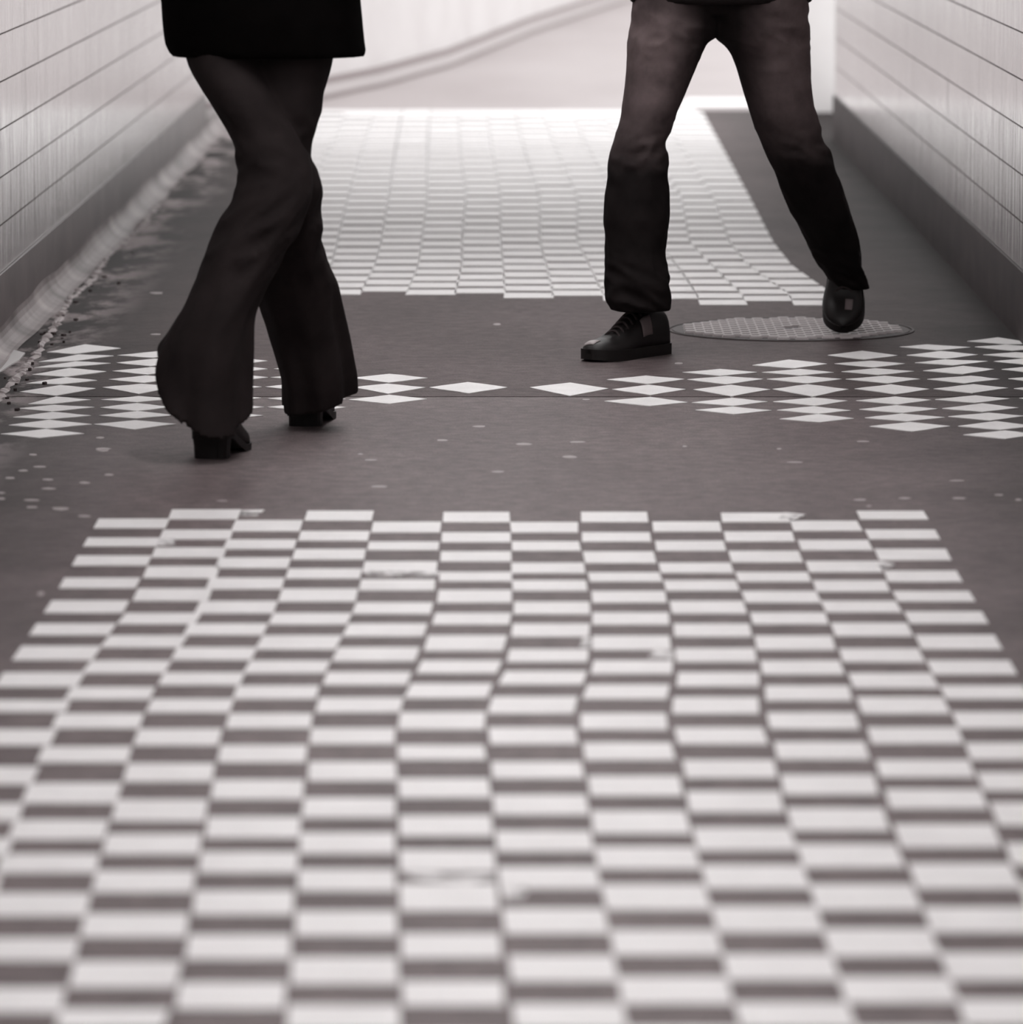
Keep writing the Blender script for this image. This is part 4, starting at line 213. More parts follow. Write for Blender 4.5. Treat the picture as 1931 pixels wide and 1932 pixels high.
FLECKS=[[(-96,11806),(-107,11808),(-117,11803),(-123,11790),(-116,11778),(-107,11773),(-99,11778),(-95,11790)],[(-3,11474),(-13,11481),(-23,11474),(-29,11459),(-24,11444),(-13,11439),(0,11442),(6,11459)],[(91,11243),(82,11254),(70,11246),(66,11230),(71,11215),(82,11208),(94,11214),(96,11230)],[(110,11511),(100,11514),(89,11511),(83,11499),(87,11484),(99,11482),(110,11486),(117,11499)],[(-174,11539),(-182,11546),(-192,11542),(-193,11527),(-191,11514),(-182,11512),(-174,11515),(-170,11527)],[(362,13177),(353,13185),(346,13174),(344,13158),(345,13142),(352,13138),(359,13141),(364,13158)],[(132,12351),(126,12353),(119,12352),(117,12340),(120,12330),(125,12326),(131,12331),(135,12340)],[(-76,14196),(-84,14203),(-90,14193),(-94,14175),(-91,14157),(-84,14145),(-76,14155),(-74,14176)],[(-1007,11275),(-1013,11281),(-1020,11278),(-1020,11264),(-1017,11254),(-1010,11247),(-1004,11252),(-1004,11264)],[(-971,11064),(-982,11069),(-991,11062),(-994,11052),(-989,11041),(-979,11036),(-969,11040),(-967,11052)],[(-1001,11000),(-1008,11006),(-1013,10999),(-1018,10988),(-1013,10975),(-1005,10973),(-998,10976),(-998,10989)],[(-1015,10876),(-1023,10881),(-1031,10878),(-1031,10864),(-1028,10851),(-1020,10846),(-1012,10851),(-1013,10864)],[(-939,10849),(-947,10855),(-955,10850),(-956,10838),(-953,10828),(-944,10820),(-936,10825),(-934,10838)],[(-924,10701),(-933,10709),(-941,10702),(-946,10692),(-940,10680),(-930,10675),(-920,10679),(-916,10692)],[(-864,10798),(-871,10808),(-878,10800),(-880,10786),(-875,10774),(-868,10768),(-860,10772),(-857,10786)],[(-868,11385),(-879,11390),(-889,11385),(-893,11369),(-888,11352),(-876,11348),(-866,11354),(-860,11370)],[(-870,10394),(-883,10399),(-898,10396),(-897,10378),(-892,10365),(-879,10353),(-869,10364),(-866,10378)],[(-931,10413),(-940,10416),(-948,10414),(-947,10402),(-946,10390),(-937,10388),(-929,10391),(-927,10402)],[(-821,10276),(-829,10283),(-839,10279),(-840,10267),(-836,10257),(-827,10253),(-817,10256),(-816,10267)],[(-1005,10547),(-1012,10549),(-1020,10548),(-1022,10532),(-1015,10520),(-1009,10515),(-1002,10517),(-1000,10532)],[(-1013,10633),(-1018,10639),(-1023,10635),(-1025,10624),(-1020,10614),(-1015,10607),(-1011,10614),(-1008,10624)],[(-826,10930),(-834,10937),(-839,10928),(-841,10918),(-837,10908),(-831,10903),(-824,10905),(-822,10918)],[(-938,10520),(-949,10526),(-960,10520),(-964,10508),(-956,10497),(-947,10495),(-936,10496),(-932,10508)],[(323,11430),(320,11433),(317,11430),(316,11422),(316,11412),(319,11406),(324,11411),(325,11422)],[(517,11385),(513,11388),(509,11383),(508,11374),(509,11366),(512,11362),(515,11365),(518,11374)],[(704,11518),(696,11526),(685,11521),(680,11511),(683,11499),(694,11499),(704,11502),(707,11511)],[(723,10556),(717,10560),(709,10556),(703,10546),(707,10536),(715,10530),(722,10536),(729,10546)],[(848,10836),(837,10839),(827,10835),(821,10827),(826,10819),(835,10816),(845,10818),(852,10827)],[(828,10556),(821,10559),(812,10557),(806,10547),(809,10534),(819,10532),(828,10535),(833,10547)],[(639,10534),(629,10537),(621,10530),(616,10521),(619,10510),(627,10505),(637,10509),(641,10521)],[(908,10606),(901,10609),(894,10604),(891,10597),(892,10588),(899,10584),(906,10588),(908,10597)],[(936,10532),(932,10537),(927,10534),(925,10522),(925,10510),(930,10506),(934,10512),(938,10522)],[(-1002,15128),(-1019,15132),(-1033,15125),(-1035,15104),(-1028,15086),(-1015,15070),(-999,15080),(-1000,15104)],[(-927,13911),(-938,13916),(-947,13910),(-952,13896),(-945,13883),(-935,13876),(-926,13882),(-925,13896)],[(-893,11587),(-900,11594),(-906,11587),(-908,11574),(-904,11560),(-897,11553),(-892,11563),(-890,11575)],[(-866,11355),(-877,11362),(-885,11353),(-891,11341),(-882,11330),(-874,11320),(-865,11328),(-864,11341)],[(-816,9253),(-821,9259),(-824,9252),(-825,9235),(-822,9215),(-816,9208),(-814,9220),(-813,9235)],[(-283,10738),(-292,10741),(-303,10739),(-309,10728),(-303,10715),(-292,10713),(-280,10715),(-276,10728)],[(-53,10983),(-63,10986),(-71,10981),(-77,10974),(-72,10964),(-63,10959),(-54,10965),(-50,10974)],[(544,11147),(535,11150),(526,11147),(517,11139),(523,11130),(534,11127),(546,11129),(551,11139)],[(-342,11286),(-346,11290),(-349,11284),(-351,11276),(-349,11266),(-345,11262),(-342,11267),(-340,11276)],[(-452,9853),(-454,9855),(-457,9854),(-458,9847),(-456,9839),(-453,9835),(-451,9839),(-450,9847)],[(-313,11182),(-322,11186),(-331,11183),(-334,11173),(-330,11163),(-321,11160),(-313,11165),(-307,11173)],[(644,10430),(641,10435),(637,10430),(635,10423),(636,10415),(640,10414),(643,10416),(645,10423)],[(-577,10509),(-585,10514),(-592,10508),(-597,10501),(-591,10494),(-584,10490),(-577,10494),(-574,10501)]]
SMEARS=[[(-541,10347),(-497,10355),(-507,10268),(-540,10268)],[(476,10319),(514,10287),(490,10209),(462,10225)],[(-153,6759),(-39,6745),(-42,6694),(-136,6704)],[(-35,6670),(0,6670),(-9,6590),(-32,6584)],[(-667,9919),(-640,9948),(-634,9860),(-666,9846)],[(611,9638),(637,9597),(614,9528),(603,9569)],[(195,8596),(227,8575),(221,8504),(185,8531)],[(84,8725),(101,8737),(98,8629),(79,8629)],[(-283,9512),(-155,9499),(-158,9445),(-282,9458)]]
PUDDLE=[(-1329,13101),(-1310,13426),(-1256,13467),(-1219,13387),(-1218,13230),(-1229,13076),(-1237,12926),(-1262,12671),(-1310,12553),(-1353,12731)]
W_LEFT=[((-625,11500,894),90,120),((-626,11470,797),81,115),((-593,11420,727),74,105),((-542,11380,641),67,92),((-525,11360,597),74,90),((-521,11340,553),76,90),((-527,11320,513),79,90),((-543,11310,478),84,92),((-572,11290,422),81,95),((-602,11270,355),74,100),((-626,11250,307),71,105),((-638,11240,278),74,110),((-651,11230,232),85,120),((-663,11220,176),95,125),((-663,11200,137),95,125)]
W_RIGHT=[((-480,11500,894),87,120),((-492,11500,796),87,115),((-498,11480,724),75,105),((-501,11470,673),67,95),((-509,11470,605),55,85),((-499,11470,568),58,85),((-493,11480,524),63,85),((-500,11520,456),66,85),((-502,11580,384),73,88),((-492,11630,325),83,92),((-484,11670,273),84,100),((-472,11700,216),82,105),((-466,11720,186),81,110),((-455,11740,131),77,115),((-451,11750,102),76,118),((-450,11760,56),75,110)]
M_LEFT=[((359,13500,862),109,125),((355,13500,823),109,125),((342,13480,764),103,115),((329,13470,743),93,110),((319,13460,700),85,105),((306,13450,645),77,100),((292,13430,597),70,92),((280,13420,556),64,85),((262,13400,498),66,80),((259,13380,447),71,80),((257,13360,346),76,80),((255,13350,283),73,78),((254,13340,240),71,78),((258,13330,202),75,80),((260,13320,164),77,80),((262,13310,133),76,78),((265,13310,113),71,70)]
M_RIGHT=[((556,13500,862),120,125),((553,13500,823),120,125),((560,13520,762),113,115),((576,13530,733),99,110),((588,13540,696),91,105),((607,13560,605),82,98),((635,13580,517),79,88),((672,13600,429),75,82),((716,13700,322),71,75),((751,13800,247),65,70),((769,13860,190),54,65),((796,13910,141),46,60),((805,13930,112),47,58)]
COAT=[((-559,11500,981),205,150),((-553,11500,916),205,160),((-550,11500,872),206,165),((-546,11500,830),206,165),((-541,11500,811),204,165),((-537,11500,800),200,162)]
JACKET=[((463,13500,925),220,145),((463,13500,874),220,150),((463,13500,841),217,150)]


# ------------------------------------------------------------------ setting
XL, XR, Y0, Y1, H = -1.30, 1.218, -4.0, 22.3, 2.4
YJ = 12.40
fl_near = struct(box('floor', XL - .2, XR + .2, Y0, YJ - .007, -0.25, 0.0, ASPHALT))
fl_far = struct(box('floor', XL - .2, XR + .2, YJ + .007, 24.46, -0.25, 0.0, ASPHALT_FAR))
box('joint_filler', XL, XR, YJ - .007, YJ + .007, -0.05, -0.004, JOINT, fl_far)
ground = struct(box('ground', -14, 14, 24.46, 70, -0.25, -0.002, CONC))
ceiling = struct(box('ceiling', XL - .25, XR + .25, Y0, 18.8, H, H + .25, CEIL))

TZ, TL, TG, TV = 0.1165, 0.75, 0.0038, 0.0006
def tiled_wall(name, x, sgn):
    # sgn: direction the wall faces
    w = struct(box(name, min(x - sgn * .005, x - sgn * .25), max(x - sgn * .005, x - sgn * .25), Y0, Y1, -.2, H, GROUT))
    a, b = sorted((x - sgn * .007, x))
    v, f = box_vf(a - x, b - x, -TL / 2 + TV / 2, TL / 2 - TV / 2, -TZ / 2 + TG / 2, TZ / 2 - TG / 2)
    me = pydata('tile', v, f); me.materials.append(TILE)
    V, F = [], []
    first = 10.25
    for r in range(19):
        z = 0.175 + TZ * (r + .5)
        off = TL / 2 if r % 2 else 0.0
        n = 0
        y = Y0 + TL / 2 + off
        while y - TL / 2 < Y1:
            if r < 10 and y > first and y + TL / 2 <= Y1:
                o = bpy.data.objects.new('tile', me); COL.objects.link(o); o.parent = w
                o.location = (x + random.uniform(-.0002, .0002), y, z)
            else:
                y1 = min(y + TL / 2 - TV / 2, Y1); z1 = min(z + TZ / 2 - TG / 2, H)
                if y1 > y - TL / 2 and z1 > z - TZ / 2 + TG:
                    vv, ff = box_vf(a, b, y - TL / 2 + TV / 2, y1, z - TZ / 2 + TG / 2, z1, len(V))
                    V += vv; F += ff
            y += TL
    up = link('upper_tiles', pydata('upper_tiles', V, F), TILE, w); up['kind'] = 'stuff'
    return w
wall_l = tiled_wall('wall_left', XL, 1)
wall_r = tiled_wall('wall_right', XR, -1)
struct(box('baseboard_left', XL - .03, XL + .006, Y0, Y1, 0, 0.175, SKIRT_PALE))
struct(box('baseboard_right', XR - .006, XR + .03, Y0, Y1, 0, 0.175, SKIRT))
# coved gutter at the foot of the left wall, wet and pale
V, F = [], []
nseg, ny = 6, 160
for j in range(ny + 1):
    y = 10.0 + (Y1 + 1.2 - 10.0) * j / ny
    wv = 1 + .10 * math.sin(y * 3.1) + .06 * math.sin(y * 7.7 + 1)
    for i in range(nseg + 1):
        a = math.pi / 2 * i / nseg
        R = .055 * wv
        V.append((XL + .006 + R * (1 - math.sin(a)), y, R * (1 - math.cos(a)) + .002))
for j in range(ny):
    for i in range(nseg):
        a = j * (nseg + 1) + i
        F.append((a, a + 1, a + nseg + 2, a + nseg + 1))
me = pydata('trim_1', V, F)
struct(link('trim_1', me, COVE))
# exit: rendered wall bending away with a kerb, and a wall end on the right
def run_wall(name, pts, t, h, m, side=1, z0=-.1):
    V, F = [], []
    n = len(pts)
    for i, (x, y) in enumerate(pts):
        a = pts[max(i - 1, 0)]; b = pts[min(i + 1, n - 1)]
        d = Vector((b[0] - a[0], b[1] - a[1])).normalized(); nx, ny_ = -d.y * side, d.x * side
        V += [(x, y, z0), (x + nx * t, y + ny_ * t, z0), (x + nx * t, y + ny_ * t, h), (x, y, h)]
    for i in range(n - 1):
        a, b = 4 * i, 4 * i + 4
        for k in range(4): F.append((a + k, b + k, b + (k + 1) % 4, a + (k + 1) % 4))
    F += [(3, 2, 1, 0), tuple(4 * (n - 1) + k for k in range(4))]
    me = pydata(name, V, F)
    bm = bmesh.new(); bm.from_mesh(me); bmesh.ops.recalc_face_normals(bm, faces=bm.faces); bm.to_mesh(me); bm.free()
    return link(name, me, m)
line = [(-1.42, 22.9), (-1.12, 24.4), (-.922, 25.5), (-.70, 26.6), (-.407, 28.6), (0, 32.85), (.70, 38.9), (1.6, 46.5), (3.2, 60)]
back = [(x - .02, y + .06) for x, y in line]
wall_exit = struct(run_wall('wall_exit_left', back, .25, 2.6, RENDER))
struct(run_wall('trim_2', line, .06, .080, KERB))
for z0, z1 in ((0.0, .018), (.070, .092)):
    struct(run_wall('trim_3', [(x + .004, y - .004) for x, y in line], .05, z1, JOINTG, 1, z0))
struct(box('wall_exit_right', 1.13, 4.0, 24.27, 24.55, -.1, 2.6, RENDER))
patch = link('white_line', pydata('white_line', *slab_vf(ccw([(.66, 24.72), (1.0, 24.72), (1.02, 25.5), (.72, 25.5)]), -.002, .0015)), PAINT, ground)
link('white_line', pydata('white_line', *slab_vf([(-.81, 24.1), (.73, 24.1), (.73, 24.44), (-.81, 24.44)], -.001, .0014)), PAINT, fl_far)

# ------------------------------------------------------------------ painted floor pieces
def paint(name, pts, parent, m, z1=.0016):
    pts = ccw([(x / 1000, y / 1000) for x, y in pts])
    return link(name, pydata(name, *slab_vf(pts, -.001, z1)), m, parent)
for q in NEAR: paint('white_square', q, fl_near, PAINT)
for q in FAR[:300]: paint('white_square', q, fl_far, PAINT)
V, F = [], []
for q in FAR[300:]:
    v, f = slab_vf(ccw([(x / 1000, y / 1000) for x, y in q]), -.001, .0016, len(V)); V += v; F += f
o = link('white_squares_far_rows', pydata('white_squares_far_rows', V, F), PAINT, fl_far); o['kind'] = 'stuff'
for q in DIAMONDS:
    yc = sum(p[1] for p in q) / 4000
    par = fl_far if yc > YJ else fl_near
    # slightly bowed edges between the four points
    P4 = [Vector((x / 1000, y / 1000)) for x, y in q]
    cen = sum(P4, Vector((0, 0))) / 4
    out = []
    for a, b in zip(P4, P4[1:] + P4[:1]):
        out.append(tuple(a))
        for t in (.33, .67):
            p = a.lerp(b, t); p += (p - cen) * random.uniform(-.05, .05); out.append(tuple(p))
    link('white_diamond', pydata('white_diamond', *slab_vf(ccw(out), -.001, .0016)), PAINT, par)
for q in FLECKS:
    yc = q[0][1] / 1000
    paint('paint_fleck', q, fl_far if yc > YJ else fl_near, FLECK, .0004)
for q in SMEARS:
    p = paint('paint_smear', q, fl_near, SMEAR, .0017); p['label'] = 'thin grey paint smear'

# gutter puddle and the ridge of dried silt
pud = paint('puddle', PUDDLE, None, WATER, .003)
pud['label'] = 'small pale wet puddle against the foot of the left wall'; pud['category'] = 'puddle'
V, F = [], []
rid = [(-1.17, 11.2), (-1.19, 12.0), (-1.185, 12.6), (-1.19, 13.3), (-1.205, 14.0), (-1.235, 14.9), (-1.225, 15.6), (-1.245, 16.4), (-1.225, 17.5), (-1.24, 18.6)]
def on_ridge(y):
    for a, b in zip(rid, rid[1:]):
        if a[1] <= y <= b[1]:
            return a[0] + (b[0] - a[0]) * (y - a[1]) / (b[1] - a[1])
    return rid[-1][0]
n = 150
for i in range(n + 1):
    y = 11.2 + 7.3 * i / n
    x = on_ridge(y) + random.uniform(-.006, .006); wd = random.uniform(.006, .017); h = random.uniform(.002, .007)
    V += [(x - wd, y, -.001), (x - wd * .3, y, h), (x + wd * .4, y, h * .8), (x + wd, y, -.001)]
for i in range(n):
    for k in range(3): F.append((4 * i + k, 4 * i + k + 1, 4 * i + k + 5, 4 * i + k + 4))
rg = link('silt_ridge', pydata('silt_ridge', V, F), SILT, fl_far)
V, F = [], []
for i in range(34):
    y = random.uniform(12.0, 16.5); x = on_ridge(y) + random.gauss(.02, .03)
    if x < XL + .05: continue
    s = random.uniform(.003, .008); a0 = random.random() * 6.3
    pts = [(x + s * random.uniform(.6, 1.2) * math.cos(a0 + k * 1.2566), y + s * 2 * random.uniform(.6, 1.2) * math.sin(a0 + k * 1.2566)) for k in range(5)]
    v, f = slab_vf(pts, -.001, random.uniform(.002, .007), len(V)); V += v; F += f
dr = link('leaf_litter', pydata('leaf_litter', V, F), JOINT, fl_far); dr['kind'] = 'stuff'

# ------------------------------------------------------------------ manhole cover
mc = empty('manhole_cover', (.66, 14.02, 0), "round iron manhole cover with studs, set in the floor beside the man's feet", 'manhole cover')
def disc(r, z0, z1, n=64, r_in=None):
    V, F = [], []
    if r_in is None:
        return slab_vf([(r * math.cos(math.tau * i / n), r * math.sin(math.tau * i / n)) for i in range(n)], z0, z1)
    for i in range(n):
        c, s = math.cos(math.tau * i / n), math.sin(math.tau * i / n)
        V += [(r * c, r * s, z0), (r * c, r * s, z1), (r_in * c, r_in * s, z1), (r_in * c, r_in * s, z0)]
    for i in range(n):
        a, b = 4 * i, 4 * ((i + 1) % n)
        for k in range(3): F.append((a + k, b + k, b + k + 1, a + k + 1))
    return V, F
link('plate', pydata('plate', *disc(.30, -.01, .0022)), IRON, mc)
link('frame', pydata('frame', *disc(.312, -.01, .0026, 64, .306)), IRON, mc)
sv, sf = [], []
sv = [(sx * .016, sy * .013, 0) for sx, sy in ((-1, -1), (1, -1), (1, 1), (-1, 1))] + [(sx * .013, sy * .010, .006) for sx, sy in ((-1, -1), (1, -1), (1, 1), (-1, 1))]
sf = [(4, 5, 6, 7)] + [(i, (i + 1) % 4, 4 + (i + 1) % 4, 4 + i) for i in range(4)]
sme = pydata('stud', sv, sf); sme.materials.append(STUD)
r = 0; y = -.27
while y < .28:
    x = -.30 + (.0225 if r % 2 else 0)
    while x < .3:
        if math.hypot(x, y) < .275 and math.hypot(x, y - .0) > .03:
            o = bpy.data.objects.new('stud', sme); COL.objects.link(o); o.parent = mc; o.location = (x, y, .002)
        x += .045
    y += .0285; r += 1

# ------------------------------------------------------------------ unseen strip lights, added above the frame to brighten the passage
def fill_light(y, first=[None]):
    t = empty('added_fill_light', (-.04, y, H), 'unseen strip light added on the ceiling to brighten the passage', 'light', 'added strip lights along the ceiling')
    link('housing', pydata('housing', *box_vf(-.13, .13, -.75, .75, -.05, 0)), HOUSING, t)
    link('diffuser', pydata('diffuser', *box_vf(-.1, .1, -.7, .7, -.085, -.05)), FILL_DIFFUSER, t)
for y in FILL_LIGHTS: fill_light(y)

# ------------------------------------------------------------------ lofts
def catmull(vals, n):
    out = []
    m = len(vals)
    for i in range(m - 1):
        p0, p1, p2, p3 = vals[max(i - 1, 0)], vals[i], vals[i + 1], vals[min(i + 2, m - 1)]
        for k in range(n):
            t = k / n
            out.append([.5 * (2 * b + (c - a) * t + (2 * a - 5 * b + 4 * c - d) * t * t + (3 * b - a - 3 * c + d) * t ** 3) for a, b, c, d in zip(p0, p1, p2, p3)])
    out.append(list(vals[-1])); return out
def loft_vf(rings, sub=5, seg=48, fold=None, k0=0, cap_top=True, cap_bot=True, power=2.0, hem=None):
    """rings: (x,y,z,rx,ry); horizontal sections"""
    R = catmull([list(r) for r in rings], sub)
    V, F = [], []
    for j, (x, y, z, rx, ry) in enumerate(R):
        for i in range(seg):
            a = math.tau * i / seg
            c, s = math.cos(a), math.sin(a)
            c = math.copysign(abs(c) ** (2 / power), c); s = math.copysign(abs(s) ** (2 / power), s)
            d = fold(z, a) if fold else 0
            zz = z
            if hem:
                q = max(0, (hem[2] - z) / (hem[2] - R[-1][2])); zz = z + q * q * (hem[0] * math.cos(a) + hem[1] * math.sin(a))
            V.append((x + (rx + d * abs(c)) * c if fold else x + rx * c, y + (ry + d) * s, zz))
    n = len(R)
    for j in range(n - 1):
        for i in range(seg):
            a, b = j * seg + i, j * seg + (i + 1) % seg
            F.append((a + k0, a + seg + k0, b + seg + k0, b + k0))
    if cap_top: F.append(tuple(k0 + i for i in range(seg)))
    if cap_bot: F.append(tuple(k0 + (n - 1) * seg + i for i in reversed(range(seg))))
    return V, F
def tube_vf(path, k0=0, seg=20, sub=5):
    R = catmull([list(p) for p in path], sub)
    V, F = [], []
    for j, (x, y, z, r) in enumerate(R):
        a = Vector(R[max(j - 1, 0)][:3]); b = Vector(R[min(j + 1, len(R) - 1)][:3])
        d = (b - a).normalized(); u = d.orthogonal().normalized()
        u = (Vector((0, 1, 0)) - d * d.y); u = u.normalized() if u.length > .1 else d.orthogonal().normalized()
        w = d.cross(u)
        for i in range(seg):
            t = math.tau * i / seg
            V.append(tuple(Vector((x, y, z)) + u * r * math.cos(t) + w * r * math.sin(t)))
    for j in range(len(R) - 1):
        for i in range(seg):
            p, q = j * seg + i, j * seg + (i + 1) % seg
            F.append((p + k0, q + k0, q + seg + k0, p + seg + k0))
    F.append(tuple(k0 + i for i in reversed(range(seg)))); F.append(tuple(k0 + (len(R) - 1) * seg + i for i in range(seg)))
    return V, F
def rel(rs, o):
    return [(x / 1000 - o[0], y / 1000 - o[1], z / 1000 - o[2], rx / 1000, ry / 1000) for (x, y, z), rx, ry in rs]
def garment(name, parts, m, parent, voxel=.0055, smooth=1):
    V, F = [], []
    for v, f in parts:
        k = len(V); V += v; F += [tuple(i + k for i in q) for q in f]
    me = pydata(name, V, F)
    bm = bmesh.new(); bm.from_mesh(me); bmesh.ops.recalc_face_normals(bm, faces=bm.faces); bm.to_mesh(me); bm.free()
    o = link(name, me, m, parent)
    md = o.modifiers.new('fuse', 'REMESH'); md.mode = 'VOXEL'; md.voxel_size = voxel; md.use_smooth_shade = True
    sm_ = o.modifiers.new('soften', 'SMOOTH'); sm_.iterations = smooth; sm_.factor = .5
    return o

# ------------------------------------------------------------------ shoes
def shoe_loft(st, seg=14, z_of=lambda y: 0.0):
    """st: (y, half width, top height, bottom height); D-shaped sections along +y"""
    R = catmull([list(s) for s in st], 4)
    V, F = [], []
    for (y, w, h, b) in R:
        w = max(w, .002)
        for i in range(seg):
            a = math.pi * i / (seg - 1)
            c, s = math.cos(a), math.sin(a)
            V.append((w * math.copysign(abs(c) ** .75, c), y, b + max(h - b, .002) * abs(s) ** .8))
    n = len(R)
    for j in range(n - 1):
        for i in range(seg - 1):
            p = j * seg + i
            F.append((p, p + 1, p + seg + 1, p + seg))
        F.append((j * seg + seg - 1, j * seg, j * seg + seg, j * seg + 2 * seg - 1))
    F.append(tuple(reversed(range(seg)))); F.append(tuple((n - 1) * seg + i for i in range(seg)))
    return V, F
def sole_vf(st, grow, zf0, zf1):
    R = catmull([list(s) for s in st], 4)
    L_ = [(-(w + grow), y) for y, w, *_ in R]; Rr = [(w + grow, y) for y, w, *_ in R]
    out = Rr + L_[::-1]
    n = len(out)
    V = [(x, y, zf0(y)) for x, y in out] + [(x, y, zf1(y)) for x, y in out]
    F = [tuple(range(n, 2 * n)), tuple(reversed(range(n)))] + [(i, (i + 1) % n, n + (i + 1) % n, n + i) for i in range(n)]
    return V, F
def smooth_obj(o):
    for p in o.data.polygons: p.use_smooth = True
    return o
SNK = [(0.0, .020, .088, .02), (.012, .031, .104, .02), (.045, .037, .112, .02), (.085, .038, .115, .02), (.12, .039, .110, .02), (.15, .041, .093, .02), (.185, .046, .072, .02), (.22, .049, .055, .02), (.255, .046, .050, .02), (.28, .036, .045, .02), (.295, .021, .038, .02), (.303, .006, .030, .02)]
def sneaker(parent, mtx, panel_side=-1, toe_mid=False):
    """toe points along +y; the whole shoe is posed by mtx"""
    def put(name, v, f, m, par, base=Matrix()):
        me = pydata(name, [tuple(mtx @ Vector(p)) for p in v], f)
        bm = bmesh.new(); bm.from_mesh(me); bmesh.ops.recalc_face_normals(bm, faces=bm.faces); bm.to_mesh(me); bm.free()
        return link(name, me, m, par)
    up = smooth_obj(put('sneaker', *shoe_loft(SNK), LEATHER, parent))
    put('sole', *sole_vf(SNK, .004, lambda y: 0.0 + (max(0, y - .25) * .12), lambda y: .026 + max(0, y - .22) * .06), RUBBER, up)
    # laces: bars across the instep
    V, F = [], []
    for i in range(6):
        y = .118 + i * .017; z = interp_h(y)
        pts = [(-.024, y + .006, z - .011, .0028), (-.012, y + .002, z + .001, .0030), (0, y, z + .004, .0030), (.012, y + .002, z + .001, .0030), (.024, y + .006, z - .011, .0028)]
        v, f = tube_vf(pts, len(V), 8, 3); V += v; F += f
    v, f = tube_vf([(-.004, .11, .116, .003), (-.03, .10, .121, .003), (-.034, .115, .109, .003), (-.006, .115, .113, .003)], len(V), 8, 4); V += v; F += f
    v, f = tube_vf([(.004, .11, .116, .003), (.03, .10, .121, .003), (.034, .115, .109, .003), (.006, .115, .113, .003)], len(V), 8, 4); V += v; F += f
    put('laces', V, F, LACE, up)
    # grey side panel and painted toe highlights, conforming to the upper
    def patch(name, m, ys, as_, off, lab):
        V, F = [], []
        for y in ys:
            w, h = interp_w(y), interp_h(y)
            for a in as_:
                c, s = math.cos(a), math.sin(a)
                V.append(((w + off) * math.copysign(abs(c) ** .75, c), y, .02 + (h - .02 + off) * abs(s) ** .8))
        na = len(as_)
        for j in range(len(ys) - 1):
            for i in range(na - 1):
                p = j * na + i; F.append((p, p + 1, p + na + 1, p + na))
        o = put(name, V, F, m, up); o['label'] = lab
        sd = o.modifiers.new('thick', 'SOLIDIFY'); sd.thickness = .002; sd.offset = 0
        return smooth_obj(o)
    A = [math.pi - .28 - k * .13 for k in range(6)] if panel_side < 0 else [.28 + k * .13 for k in range(6)]
    patch('side_panel', GREYPATCH, [.095 + k * .008 for k in range(6)], A, .0016, 'grey suede side panel')
    if toe_mid: patch('toe_highlight', GREYPATCH, [.232 + k * .008 for k in range(5)], [1.62 + k * .09 for k in range(5)], .0012, 'painted highlight on the toe')
    else: patch('toe_edge_highlight', TOEGREY, [.265 + k * .005 for k in range(6)], [.75 + k * .13 for k in range(8)], .0012, 'painted highlight along the toe edge')
    return up
def _lin(idx, y):
    R = SNK
    for a, b in zip(R, R[1:]):
        if a[0] <= y <= b[0]:
            t = (y - a[0]) / (b[0] - a[0]); return a[idx] + (b[idx] - a[idx]) * t
    return R[-1][idx]
def interp_w(y): return _lin(1, y)
def interp_h(y): return _lin(2, y)
BOOT = [(0.0, .020, .13, .055), (.012, .034, .14, .053), (.04, .039, .15, .050), (.075, .039, .145, .042), (.11, .039, .105, .030), (.15, .040, .068, .018), (.185, .039, .050, .014), (.215, .030, .040, .014), (.236, .012, .028, .016)]
def heeled_boot(parent, mtx):
    def put(name, v, f, m, par):
        me = pydata(name, [tuple(mtx @ Vector(p)) for p in v], f)
        bm = bmesh.new(); bm.from_mesh(me); bmesh.ops.recalc_face_normals(bm, faces=bm.faces); bm.to_mesh(me); bm.free()
        return link(name, me, m, par)
    up = smooth_obj(put('boot', *shoe_loft(BOOT), LEATHER, parent))
    zb = lambda y: (.052 - .10 * max(0, y - .03) * 3 if y < .15 else .012)
    zc = lambda y: max(.010, .052 - max(0, y - .035) * .36)
    put('sole', *sole_vf(BOOT, .003, lambda y: max(0.0, zc(y) - .012), lambda y: zc(y) + .004), RUBBER, up)
    hv = []
    for (w, y0, y1, z) in ((.035, .004, .058, 0), (.036, .002, .060, .025), (.039, -.002, .066, .048)):
        hv.append([(w * math.copysign(abs(math.cos(t)) ** .6, math.cos(t)), (y0 + y1) / 2 + (y1 - y0) / 2 * math.copysign(abs(math.sin(t)) ** .6, math.sin(t)), z) for t in [math.tau * i / 16 for i in range(16)]])
    V = [p for r_ in hv for p in r_]; F = [tuple(reversed(range(16))), tuple(32 + i for i in range(16))]
    for j in range(2):
        for i in range(16): F.append((j * 16 + i, j * 16 + (i + 1) % 16, j * 16 + 16 + (i + 1) % 16, j * 16 + 16 + i))
    put('heel', V, F, RUBBER, up)
    return up
def pose(x, y, z, dx, dy, pitch=0.0, roll=0.0):
    """heel at (x,y,z), toe towards (dx,dy); positive pitch raises the heel"""
    yaw = math.atan2(-dx, dy)
    return Matrix.Translation((x, y, z)) @ Matrix.Rotation(yaw, 4, 'Z') @ Matrix.Rotation(-pitch, 4, 'X') @ Matrix.Rotation(roll, 4, 'Y')

